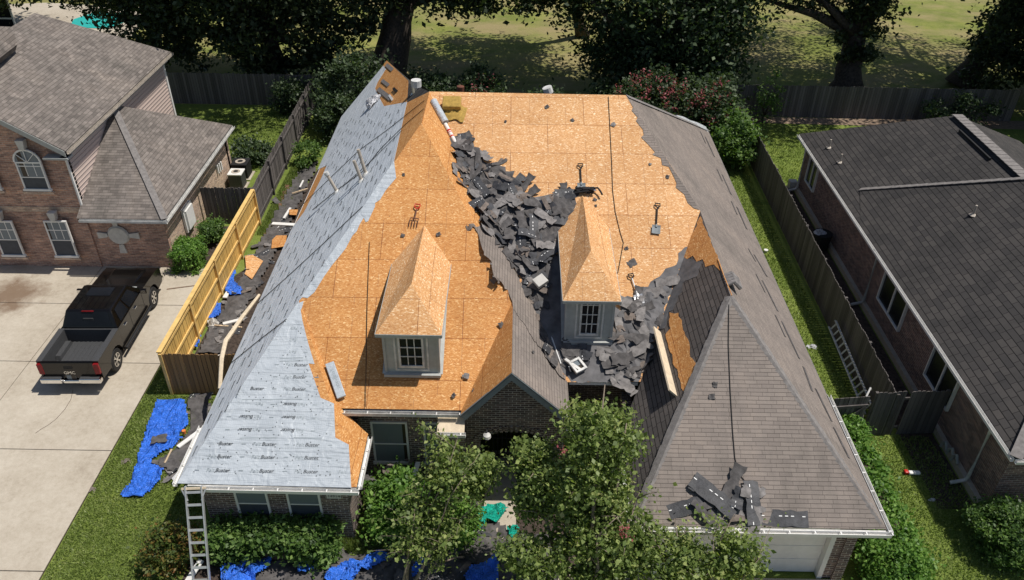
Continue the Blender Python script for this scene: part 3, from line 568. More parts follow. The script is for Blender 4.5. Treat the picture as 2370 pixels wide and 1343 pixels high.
# ---- dormers
def dormer(xa, xb, yf, z0, zt, base, apz, ap_y, label, mat, lap=.14, rz_=5.9):
    d = None; mb = MB(); xm = (xa+xb)/2; o = yf-.25; ea, eb = xa-lap, xb+lap; th = .05
    yb = (zt-base.c)/base.b+.05                        # where the eave dies into the slope
    yr = (rz_-base.c)/base.b+.05
    mb.b2((xa, yf, z0-.35), (xb, yf+.06, zt)); mb.poly([(xa, yf+.06, z0-.3), (xa, yf+.06, zt), (xa, yb, zt), (xa, yf+.2, z0-.3)]); mb.poly([(xb, yf+.06, z0-.3), (xb, yf+.06, zt), (xb, yb, zt), (xb, yf+.2, z0-.3)])
    for x in (xa, xb): mb.b2((x-.035, yf-.025, z0), (x+.035, yf+.1, zt-.02), 1)
    mb.b2((xa-.05, yf-.12, z0-.05), (xb+.05, yf-.005, z0+.03), 1)
    for s, x in ((-1, xa), (1, xb)): mb.beam((x+s*.05, yf-.05, z0+.02), (x+s*.05, yb-.1, zt-.02), .10, .03, 1)
    d = hp('dormer', mb, [M['trim_grey'], M['trim_grey']]); d['label'] = label; d['off'] = HO
    A, R = arr(xm, ap_y, apz), arr(xm, yr, rz_)
    mb = MB(); e0, e1, b0, b1 = arr(ea, o, zt), arr(eb, o, zt), arr(ea, yb+.02, zt), arr(eb, yb+.02, zt)
    mb.poly([e0, e1, A]); mb.poly([e0, A, R, b0]); mb.poly([e1, b1, R, A]); mb.build('dormer_roof', mat, d, HO)
    mb = MB(); mb.b2((ea, o-.015, zt-.10), (eb, o+.02, zt-.006)); mb.b2((ea-.015, o, zt-.10), (ea+.02, yb, zt-.006)); mb.b2((eb-.02, o, zt-.10), (eb+.015, yb, zt-.006)); mb.b2((ea+.02, o+.02, zt-.09), (eb-.02, yf, zt-.07)); mb.build('eave_trim', M['trim_grey'], d, HO)
    w0, w1 = xa+.42, xb-.42; zt0 = zt-.14
    zb = z0+.30; k = (w1-w0); g = [('v', w0+k/3, zb+.05, zt0-.22), ('v', w0+2*k/3, zb+.05, zt0-.22)]+[('h', zb+.05+(zt0-.22-zb)*i/3) for i in (1, 2, 3)]
    mb = MB(); mb.b2((w0, yf-.02, zb), (w1, yf-.008, zt0)); w = mb.build('window', M['glass'], d, HO)
    mb = MB(); f = .055
    mb.b2((w0-f, yf-.05, zb-f), (w0, yf-.001, zt0+.02)); mb.b2((w1, yf-.05, zb-f), (w1+f, yf-.001, zt0+.02)); mb.b2((w0-f, yf-.055, zb-f-.02), (w1+f, yf-.001, zb)); mb.b2((w0, yf-.05, zt0), (w1, yf-.001, zt0+.03))
    for i in (1, 2): mb.b2((w0+k*i/3-.012, yf-.04, zb), (w0+k*i/3+.012, yf-.021, zt0-.16))
    for i in (1, 2, 3): mb.b2((w0, yf-.041, zb+(zt0-.16-zb)*i/3-.012), (w1, yf-.022, zb+(zt0-.16-zb)*i/3+.012))
    for x, x2 in ((w0+k/3, w0+k*.12), (w1-k/3, w1-k*.12), (w0+k/2, w0+k/2)): mb.beam((x, yf-.032, zt0-.16), (x2, yf-.032, zt0), .022, .022)
    mb.b2((w0-.17, yf-.018, zb-.17), (w0-.12, yf-.001, zt0)); mb.b2((w1+.12, yf-.018, zb-.17), (w1+.17, yf-.001, zt0)); mb.b2((w0-.17, yf-.02, zb-.2), (w1+.17, yf-.001, zb-.15))
    mb.build('window_frame', M['white_dirty'], d, HO)
    return d
dormer(-3.36, -1.96, 16.1, 3.78, 5.29, LF, 6.06, 17.0, 'dormer on the left slope, bare board roof', M['osb_pale'], .14, 5.88)
dormer(1.45, 2.73, 17.6, 3.77, 5.34, MF, 6.15, 18.6, 'dormer beside the dark courtyard', M['osb_pale'], .14, 5.86)
# loose board edges along the two dormer ridges and hips
# ---- vents, flue
def vent(base, top, r, label, capr=0., mat='pvc', name='vent_pipe'):
    b, t = arr(*base), arr(*top); mb = MB(); mb.tube([b-(t-b)*.1, t], r, 12); v = hp(name, mb, M[mat], smooth=False); v['label'] = label
    mb = MB(); mb.tube([b-(t-b)*.03, b+(t-b)*.08], [r*2.6, r*1.3], 12); 
    if capr: mb.tube([t-(t-b)/np.linalg.norm(t-b)*capr*1.2, t+(t-b)/np.linalg.norm(t-b)*.01], capr, 12)
    hp('flashing', mb, M['white_dirty'], v); return v
PB = [PL_.hit(780, 444), PL_.hit(837, 418), PL_.hit(847, 403)]
for p, t, l, c in zip(PB, ((754, 399), (819, 372), (829, 346)), ('lowest pipe with a square hood', 'middle pipe of the close pair', 'upper pipe of the close pair'), (.09, 0, 0)):
    vent(p, ony(t[0], t[1], p[1]), .055, l, c)
vent((1.15, 26.6, 7.3), ony(1266, 203, 26.6), .10, 'white ridge vent', .17, 'white', 'roof_vent')
b = ony(965, 232, 28.0); t_ = ony(963, 186, 28.0)
vent(b-arr(0, 0, .8), t_, .17, 'galvanised twin flue', .19, 'metal', 'flue'); 
mb = MB(); mb.tube([b-arr(.1, 0, .9), b+arr(.02, 0, .25)], [.75, .2], 8); hp('chimney_flashing', mb, M['felt_side'])
mb = MB(); mb.tube([ony(1064, 214, 26.6)-arr(0, 0, .3), ony(1066, 200, 26.6)], .13, 10); hp('turbine_vent', mb, M['rust'])
for a, b_ in (((1012, 219), (1032, 219)), ((1195, 218), (1222, 219)), ((1140, 218), (1150, 218))):
    mb = MB(); mb.beam(ony(*a, 26.2), ony(*b_, 26.2), .06, .05); hp('ridge_remnant', mb, M['torn'])
# wavy white eave wrap at the back right
mb = MB(); pts = [ony(x, y, Y) for x, y, Y in ((1565, 269, 31.3), (1580, 276, 32), (1596, 282, 32.8), (1612, 291, 33.5), (1628, 298, 34.2), (1640, 312, 34.6))]; mb.tube(pts, [.05, .12, .08, .16, .14, .05], 6); hp('drip_wrap', mb, M['foil'])
# dark missing tabs along the right eave, small remnants on the slopes
r = random.Random(4)
for a, b_ in (((1633, 318), (1653, 362)), ((1672, 405), (1692, 450)), ((1706, 480), (1728, 530)), ((1746, 590), (1775, 640)), ((1765, 650), (1800, 720)), ((1810, 745), (1850, 830)), ((1860, 850), (1880, 905)), ((1888, 900), (1925, 975)), ((1930, 990), (1965, 1060))):
    A, B = PR_.hit(*a, .02), PR_.hit(*b_, .02)
    mb = MB(); mb.beam(A, B, .10, .012, 0, PR_.n); hp('torn_edge', mb, M['torn'])
    if r.random() < .7: mb = MB(); mb.beam(A+arr(-.25, 0, .243), B*.6+A*.4+arr(-.25, 0, .243), .07, .012, 0, PR_.n); hp('torn_edge', mb, M['torn'])
# ================================================================== left neighbour
LHO = (-20, 32, 0)
lh = thing('house', 'two storey red brick house with tan shingle roof behind the pickup', 'house', LHO); lh['off'] = LHO
def lp(name, mb, mats, par=None, **k): return mb.build(name, mats, par or lh, LHO, **k)
XE = -16.04; ZE = 5.3; YF, YB = 25.95, 36.4
U = Pl(-.62, 0, ZE+.62*XE)                                # big right-facing upper slope
Rg = U.hit(80, 30); xr2 = -23.2
mb = MB(); E0, E1_ = arr(XE, YF, ZE), arr(XE, YB, ZE)
tb = arr(Rg[0], YB, U.z(Rg[0], 0)); tf_ = arr(Rg[0], YF, U.z(Rg[0], 0))
mb.slab([E0, E1_, Rg, arr(Rg[0], YF, Rg[2])], U.n, .14); lp('roof', mb, M['sh_left'])
mb = MB(); mb.slab([Rg, arr(Rg[0], YF, Rg[2]), arr(Rg[0]-7, YF, Rg[2]-4.3), arr(Rg[0]-7, Rg[1], Rg[2]-4.3)], arr(-.5, 0, .86), .14); lp('roof', mb, M['sh_left'])
# small cross gable at the far left
q0, q1, q2, q3 = U.hit(2, 132, .55), U.hit(40, 103, .45), U.hit(30, 62, .7), U.hit(0, 60, .9)
mb = MB(); mb.slab([U.hit(-60, 180, .8), q1, q2, U.hit(-60, 60, 1.2)], U.n, .3); lp('roof', mb, M['sh_left'])
mb = MB()                                                 # walls
mb.slab([(-16.4, 26.35, 0), (-16.4, 26.35, 5.3), (Rg[0], 26.35, Rg[2]-.25), (Rg[0]-6.5, 26.35, 4.5), (Rg[0]-6.5, 26.35, 0)], (0, -1, 0), .25)
lp('brick_wall', mb, M['brick_red'])
mb = MB(); mb.slab([(-16.4, 26.40, 2.6), (-16.4, 26.40, 5.34), (-16.4, 36.0, 5.34), (-16.4, 36.0, 0), (-16.4, 30, 0), (-16.4, 27, 2.2)], (1, 0, 0), .2); lp('siding_wall', mb, M['siding'])
mb = MB()
for i in range(16): z = 2.7+i*.16; mb.b2((-16.39, 26.4, z), (-16.37, 36.0, z+.012))
lp('siding_lap', mb, M['siding'])
mb = MB(); mb.b2((-16.40, 26.3, 2.6), (-16.34, 26.38, 5.2)); lp('corner_board', mb, M['white']); mb = MB(); mb.b2((-16.42, 35.95, .5), (-16.34, 36.08, 5.2)); lp('corner_board', mb, M['white'])
mb = MB(); mb.slab([(-24, 35.9, 0), (-24, 35.9, 5.2), (-16.5, 35.9, 5.2), (-16.5, 35.9, 0)], (0, 1, 0), .1); mb.slab([(-13.5, 34.2, 0), (-13.5, 34.2, 2.5), (-16.4, 34.2, 2.5), (-16.4, 34.2, 0)], (0, 1, 0), .2); lp('rear_wall', mb, M['brick_tan'])
# one storey wing
xe, yf1, zb1 = -13.1, 25.8, 2.62
Wp = Pl(-.62, 0, zb1+.62*xe); PK = Wp.hit(262, 240); BK = Wp.hit(532, 287)
PKx = arr(-16.4, PK[1], Wp.z(-16.4, 0)); hipT = Wp.hit(268, 250)
hipT = arr(-16.4, 25.8+ (Wp.z(-16.4, 0)-zb1)/.40, Wp.z(-16.4, 0))
hipT = arr(-16.35, 30.6, 5.12); cF, cB = arr(xe, yf1, zb1), arr(xe, BK[1], zb1); mb = MB(); mb.slab([cF, cB, hipT], arr(.6, 0, .8), .12); mb.slab([cF, hipT, arr(-16.4, yf1, zb1)], arr(0, -.4, .9), .12); mb.slab([cB, hipT, arr(-16.4, BK[1], zb1)], arr(0, .4, .9), .12); lp('wing_roof', mb, M['sh_left'])
d = (hipT-arr(xe, yf1, zb1)); mb = MB(); cp_ = arr(xe, yf1, zb1)
for i in range(24):
    a, b = cp_+d*i/24+arr(0, 0, .03), cp_+d*(i+1)/24+arr(0, 0, .04); mb.beam(a, b+d*.004, .24, .02)
lp('ridge_cap', mb, M['sh_cap'])
mb = MB(); mb.b2((-16.4, 26.42, 0), (-13.5, 26.62, 2.5)); lp('brick_wall', mb, M['brick_red'])
mb = MB(); mb.b2((-13.7, 26.63, 0), (-13.50, 34.4, 2.5)); lp('brick_wall', mb, M['brick_tan'])
mb = MB(); mb.b2((-24, 26.33, 2.55), (-16.42, 26.36, 2.78)); lp('brick_band', mb, M['brick_tan'])
def gut(par, off, p, q, o, mat='white'):
    p, q, o = arr(*p), arr(*q), arr(*o); mb = MB(); mb.beam(p+o*.006, q+o*.006, .008, .12); mb.beam(p+o*.09, q+o*.09, .010, .09); mb.beam(p+o*.045-arr(0, 0, .05), q+o*.045-arr(0, 0, .05), .07, .01)
    mb.build('gutter', M[mat], par, off)
gut(lh, LHO, (XE+.01, YF, ZE-.08), (XE+.01, YB, ZE-.08), (1, 0, 0), 'pvc'); gut(lh, LHO, (xe+.01, yf1, zb1-.08), (xe+.01, BK[1], zb1-.08), (1, 0, 0), 'white_dirty'); gut(lh, LHO, (-16.3, yf1-.01, zb1-.08), (xe+.1, yf1-.01, zb1-.08), (0, -1, 0), 'white_dirty'); 
mb = MB(); mb.slab([(XE-.05, YF-.02, ZE-.02), (XE-.05, YF-.02, ZE-.24), (Rg[0], YF-.02, Rg[2]-.22), (Rg[0], YF-.02, Rg[2])], (0, -1, 0), .04); mb.b2((XE-.9, 25.9, ZE-.35), (XE, 26.3, ZE-.28)); mb.b2((-16.1, 25.95, 5.0), (-16.35, 36, 5.02)); mb.b2((xe-.05, 26, 2.48), (-13.5, 34.3, 2.5)); lp('soffit', mb, M['trim_grey'])
lh_win = {}
def lwin(cx_, w, z0, z1, arcd=False):
    y = 26.30; w_ = window(cx_-w/2, cx_+w/2, z0, z1, y-.22, lh, [('h', (z0+z1)/2-.05)]+[('v', cx_+dx, (z0+z1)/2, z1-.05) for dx in (-w/6, w/6)]+[('h', (z0+z1)/2+.4)], top=(z0+z1)/2-.03)
    mb = MB()
    if arcd:
        n = 10; P = [(cx_+w/2*math.cos(math.pi*i/n), y-.2, z1+w/2*math.sin(math.pi*i/n)) for i in range(n+1)]; mb.slab(P, (0, -1, 0), .03, 1)
        for i in range(n): mb.beam(P[i], P[i+1], .06, .06, 0)
        for a in (math.pi/4, math.pi/2, 3*math.pi/4): mb.beam((cx_, y-.24, z1), (cx_+w/2*math.cos(a), y-.24, z1+w/2*math.sin(a)), .025, .02, 0)
        mb.build('fanlight', [M['white'], M['glass_blind']], w_, LHO); z1 += w/2
    k = MB(); k.add([(cx_-.09, y-.28, z1+.03), (cx_+.09, y-.28, z1+.03), (cx_+.15, y-.28, z1+.38), (cx_-.15, y-.28, z1+.38), (cx_-.09, y-.05, z1+.03), (cx_+.09, y-.05, z1+.03), (cx_+.15, y-.05, z1+.38), (cx_-.15, y-.05, z1+.38)], [(0, 1, 2, 3), (0, 4, 5, 1), (1, 5, 6, 2), (2, 6, 7, 3), (3, 7, 4, 0)]); k.build('keystone', M['stone'], w_, LHO)
    s = MB(); s.b2((cx_-w/2-.1, y-.26, z0-.13), (cx_+w/2+.1, y-.14, z0-.05)); s.build('sill', M['brick_tan'], w_, LHO)
wl = lambda px, py: ony(px, py, 26.1)
a = wl(20, 592); lwin(wl(35, 590)[0]-.05, .86, a[2], wl(5, 512)[2]); lwin(wl(155, 592)[0], .86, a[2], wl(120, 512)[2]); c = wl(88, 440); lwin(wl(88, 440)[0], .95, c[2], wl(60, 375)[2], True); lwin(wl(-25, 440)[0], .95, c[2], wl(60, 375)[2], True)
# round medallion
mc = ony(275, 544, 26.4); mb = MB(); mb.tube([mc+arr(0, .05, 0), mc-arr(0, .06, 0)], .34, 24, 0); mb.tube([mc-arr(0, .02, 0), mc-arr(0, .09, 0)], [.42, .36], 24, 1)
for k in range(4):
    a = k*math.pi/2; u = arr(math.cos(a), 0, math.sin(a)); v = arr(-math.sin(a), 0, math.cos(a)); mb.add([mc+u*.42-v*.08-arr(0, .06, 0), mc+u*.42+v*.08-arr(0, .06, 0), mc+u*.8+v*.14-arr(0, .06, 0), mc+u*.8-v*.14-arr(0, .06, 0), mc+u*.42-v*.08, mc+u*.42+v*.08, mc+u*.8+v*.14, mc+u*.8-v*.14], [(0, 1, 2, 3), (0, 4, 5, 1), (1, 5, 6, 2), (2, 6, 7, 3), (3, 7, 4, 0)], 1)
lp('medallion', mb, [M['glass_blind'], M['stone']])
for k in range(3):
    p = onx(503+k*4, 392-k*4, -13.45); mb = MB(); mb.b2((-13.48, p[1]-.05, p[2]-.2), (-13.4, p[1]+.05, p[2]+.2)); lp('wall_vent', mb, M['white'])
a = onx(438, 505, -13.4); mb = MB(); mb.b2((-13.47, a[1]-.45, .7), (-13.38, a[1]+.45, 1.75)); mb.b2((-13.38, a[1]-.36, .8), (-13.30, a[1]+.36, 1.65)); lp('utility_box', mb, M['white'])
# AC units
for px, lab, col, s in (((553, 432), 'white air conditioner beside the left house, nearest the dark fence', 'white', .62), ((563, 408), 'dark air conditioner behind the white one', 'black', .72)):
    p = un(*px); t = thing('air_conditioner', lab, 'air conditioner', (p[0], p[1], 0)); mb = MB(); mb.box((0, 0, .38), (s, s, .66)); o = mb.build('case', M['liner'] if col == 'white' else M['black'], t, bevel=.03)
    mb = MB(); mb.box((0, 0, .75), (s+.04, s+.04, .07)); mb.build('top_cover', M[col], t, bevel=.02); mb = MB(); mb.tube([(0, 0, .785), (0, 0, .80)], s*.33, 18); mb.tube([(0, 0, .80), (0, 0, .805)], s*.18, 12, 1); mb.build('fan_grille', [M['pvc'], M['black']], t)
    mb = MB(); mb.box((0, 0, .025), (s+.2, s+.2, .05)); mb.build('pad', M['concrete'], t)
# ================================================================== right neighbour
RHO = (16, 25, 0); rh = thing('house', 'single storey dark brick house with black shingle roof at the right edge', 'house', RHO); rh['off'] = RHO
def rp(name, mb, mats, par=None, **k): return mb.build(name, mats, par or rh, RHO, **k)
xe = 13.0; RP = Pl(.50, 0, 2.62-.50*xe)
a = RP.hit(1850, 310); b = RP.hit(2215, 267); ce = arr(xe, 14.5, 2.62); yb = a[1]; kx = b[0]
J = RP.hit(1990, 440)
RP2 = Pl(.56, 0, 2.62-.56*xe)
top = lambda P, x, y: arr(x, y, P.z(x, y))
mb = MB(); mb.slab([arr(xe, yb, 2.62), top(RP, kx, b[1]), top(RP, kx, J[1]-4.), top(RP, xe, J[1]-2.5)], RP.n, .14); rp('roof', mb, M['sh_dark'])
J2 = RP2.hit(2368, 415); kx2 = 19.5; J2 = J+(J2-J)*(kx2-J[0])/(J2[0]-J[0])
mb = MB(); mb.slab([arr(xe, J[1]-2.2, 2.62), top(RP2, J[0], J[1]), J2, top(RP2, kx2, ce[1]+8.2), ce], RP2.n, .16); rp('roof', mb, M['sh_dark'])
mb = MB(); mb.slab([top(RP, kx, b[1]), top(RP, kx, J[1]-4.), arr(kx+5, J[1]-4., 2.62), arr(kx+5, b[1]+3, 2.62)], arr(.5, 0, .86), .12); mb.slab([ce, top(RP2, kx2, ce[1]+8.2), arr(26, ce[1]+8.2, top(RP2, kx2, 0)[2]), arr(30, ce[1], 2.62)], arr(0, -.4, .9), .14); mb.slab([top(RP, kx, b[1]), arr(xe, yb, 2.62), arr(kx+5, b[1]+3, 2.62)], arr(0, .5, .86), .12); mb.slab([J2, top(RP2, kx2, ce[1]+8.2), arr(kx2+7, ce[1]+8.2, 2.62), arr(kx2+7, J2[1], 2.62)], arr(.5, 0, .86), .14); rp('rear_roof', mb, M['sh_dark'])
def rcap(p, q, w=.3, par=rp):
    p, q = arr(*p), arr(*q); n = max(2, int(np.linalg.norm(q-p)/.3)); mb = MB()
    for i in range(n): mb.beam(p+(q-p)*i/n+arr(0, 0, .03), p+(q-p)*(i+1.05)/n+arr(0, 0, .045), w, .025)
    par('ridge_cap', mb, M['sh_cap'])
rcap(J, J2, .24); rcap(top(RP, kx, b[1]), top(RP, kx, J[1]-3.3), .42); rcap(ce, top(RP2, kx2, ce[1]+8.2), .3)
mb = MB(); mb.beam(top(RP, kx-.38, b[1]-1.2)+arr(0, 0, .05), top(RP, kx-.38, J[1]-1.2)+arr(0, 0, .05), .07, .1); rp('ridge_vent', mb, M['black'])
gut(rh, RHO, (xe-.01, 14.5, 2.54), (xe-.01, yb, 2.54), (-1, 0, 0)); gut(rh, RHO, (xe, 14.49, 2.54), (20, 14.49, 2.54), (0, -1, 0))
mb = MB(); mb.b2((13.30, 14.95, 0), (13.55, yb-.4, 2.55)); mb.b2((13.55, 14.95, 0), (24, 15.2, 2.55)); mb.b2((13.55, yb-.65, 0), (20, yb-.4, 2.5)); rp('brick_wall', mb, M['brick_right'])
mb = MB(); mb.b2((13.15, 14.9, 0), (13.30, yb-.4, .22)); mb.b2((13.15, 14.75, 0), (24, 14.95, .22)); rp('foundation', mb, M['concrete'])
mb = MB(); mb.b2((13.0, 14.6, 2.50), (13.5, yb, 2.52)); mb.b2((13.5, 14.6, 2.5), (24, 15, 2.52)); rp('soffit', mb, M['trim_grey'])
for q0, q1 in (((1862, 345), (1872, 420)), ((2035, 600), (2075, 730)), ((2140, 770), (2185, 900))):
    A, B = onx(*q0, 13.25), onx(*q1, 13.25); y1, y0 = (A[1], B[1]) if q0[0] != 1862 else (33.0, 31.9)
    if q0[0] == 2035: y0, y1 = 21.9, 23.8
    if q0[0] == 2140: y0, y1 = 18.0, 19.6
    mb = MB(); mb.b2((13.27, y0, 1.0), (13.32, y1, 2.25)); w = rp('window', mb, M['glass']); mb = MB()
    for lo, hi in (((13.2, y0, .95), (13.3, y1, 1.0)), ((13.2, y0, 2.2), (13.3, y1, 2.26)), ((13.2, y0-.05, .95), (13.3, y0, 2.26)), ((13.2, y1, .95), (13.3, y1+.05, 2.26)), ((13.22, (y0+y1)/2-.03, 1.0), (13.3, (y0+y1)/2+.03, 2.2))): mb.b2(lo, hi)
    rp('frame', mb, M['white'], w)
def spout(p, par, off, mat='trim_grey', kick=(-.3, 0)):
    x, y = p; mb = MB(); mb.tube([(x-.1, y, 2.52), (x+.12, y, 2.3), (x+.14, y, .35), (x+.1, y, .2), (x+kick[0], y+kick[1], .08)], .055, 8); mb.build('downspout', M[mat], par, off)
spout((13.05, 33.6), rh, RHO, 'white_dirty'); spout((13.05, 24.6), rh, RHO); spout((13.05, 15.9), rh, RHO, 'white_dirty')
for px, lab in (((1919, 342), 'vent pipe'), ((1944, 376), 'vent pipe'), ((2252, 498), 'vent pipe')):
    p = (RP if px[1] < 440 else RP2).hit(*px); mb = MB(); mb.tube([p-arr(0, 0, .1), p+arr(0, 0, .38)], .04, 8); mb.tube([p, p+arr(0, 0, .05)], [.14, .06], 8); rp('vent_pipe', mb, M['pvc'])
mb = MB()
for (px, py) in ((2190, 1030), (2205, 1045), (2180, 1055), (2215, 1060)):
    p = onx(px, py, 13.15); mb.tube([p+arr(0, -.1, -.12), p+arr(-.04, 0, .12), p+arr(-.02, .14, -.05), p+arr(0, .2, -.3)], .045, 7)
rp('gas_meter', mb, M['trim_grey'])
# ================================================================== fences
def fence(name, p, q, h, label, mat, rails=0, rail_mat=None, post_mat=None, post_step=2.4, cap_=False, z0=0, th=.02, group=None, lean=.03, pw=.09, miss=()):
    p, q = arr(p[0], p[1], 0), arr(q[0], q[1], 0); L = np.linalg.norm(q-p); d = (q-p)/L; n = np.array([-d[1], d[0], 0])*(1 if rails >= 0 else -1)
    c = (p+q)/2; t = thing(name, label, 'fence', (c[0], c[1], 0), group=group); off = (c[0], c[1], 0); mb = MB(); r = random.Random(int(L*31)); k = int(L/.14)
    for i in range(k):
        if i in miss: continue
        a = p+d*(i*L/k+.004); b = p+d*((i+1)*L/k-.004); hh = h+r.uniform(-lean, lean); s = r.uniform(-.006, .006); w = (b-a)
        P = [a+n*s, b+n*s, b+n*s+arr(0, 0, hh-.03), b+n*s-w*.2+arr(0, 0, hh), a+n*s+w*.2+arr(0, 0, hh), a+n*s+arr(0, 0, hh-.03)]
        mb.slab([x+arr(0, 0, .02) for x in P], n, th)
    mb.build('panel', mat, t, off)
    m = post_mat or rail_mat or mat; j = max(1, int(round(L/post_step))); hs = {1: (), 2: (.3, h-.3), 3: (.22, h*.52, h-.16)}.get(abs(rails), ())
    for i in range(j+1): a = p+d*(L*i/j); mb = MB(); mb.box((a+n*(-.07)+arr(0, 0, h/2-.02))[:3], (pw, pw, h)); mb.build('post', m, t, off)
    for z in hs: mb = MB(); mb.beam(p-n*.055+arr(0, 0, z), q-n*.055+arr(0, 0, z), .045, .09); mb.build('rail', rail_mat or mat, t, off)
    if cap_: mb = MB(); mb.beam(p-n*.04+arr(0, 0, h+.03), q-n*.04+arr(0, 0, h+.03), .15, .04); mb.build('cap_rail', rail_mat or mat, t, off)
    return t
fence('fence', (-11.12, 19.17), (-11.12, 29.85), 1.72, 'new yellow cedar fence with rails and posts beside the driveway', M['fence_new'], 3, M['rail_new'], M['rail_new'], 2.4, True)
fence('fence', (-11.1, 19.17), (-7.95, 19.17), 1.68, 'short brown fence closing the front of the side yard', M['fence_front'], -2, M['fence_front'])
fence('fence', (-13.3, 29.9), (-11.2, 29.95), 1.75, 'short dark fence between the left house and the yellow fence', M['fence_old'], -2, M['post_old'])
fence('fence', (-11.15, 30.0), (-11.4, 42.9), 1.75, 'weathered grey fence running back from the yellow fence', M['fence_old'], 2, M['post_old'])
fence('fence', (-30, 43.1), (-11.5, 43.0), 1.8, 'dark back fence behind the left yard', M['fence_old'], -2, M['post_old'])
fence('fence', (11.9, 42.5), (27.5, 42.3), 1.82, 'dark back fence behind the right yard, one yellow board', M['fence_old'], -2, M['post_old'])
fence('fence', (11.45, 17.85), (11.75, 42.4), 1.75, 'long weathered fence between the main house and the dark roofed house', M['fence_old'], 2, M['post_old'])
fence('fence', (10.9, 17.8), (13.1, 17.95), 1.78, 'dark fence panel beside the open gate', M['fence_old'], -2, M['post_old'], miss=(6,))
solo('fence_board', MB().box((0, 0, .9), (.16, .03, 1.8)), M['fence_new'], 'single yellow board on the dark back fence', 'board', off=(0, 0, 0)).location = tuple(un(1878, 270)+arr(0, -.1, 0))
t = thing('gate', 'leaning old wooden gate with diagonal brace beside the garage shrubs', 'gate', (9.7, 17.6, 0), .12)
for i in range(7):
    mb = MB(); mb.box((i*.16-.1, 0, .88), (.145, .02, 1.72)); mb.build('panel', M['fence_old'], t)
for z in (.35, 1.4): MB().box((.38, -.035, z), (1.12, .04, .09)).build('rail', M['post_old'], t)
MB().beam((-.1, -.04, .4), (.86, -.04, 1.36), .05, .09).build('brace', M['post_old'], t)
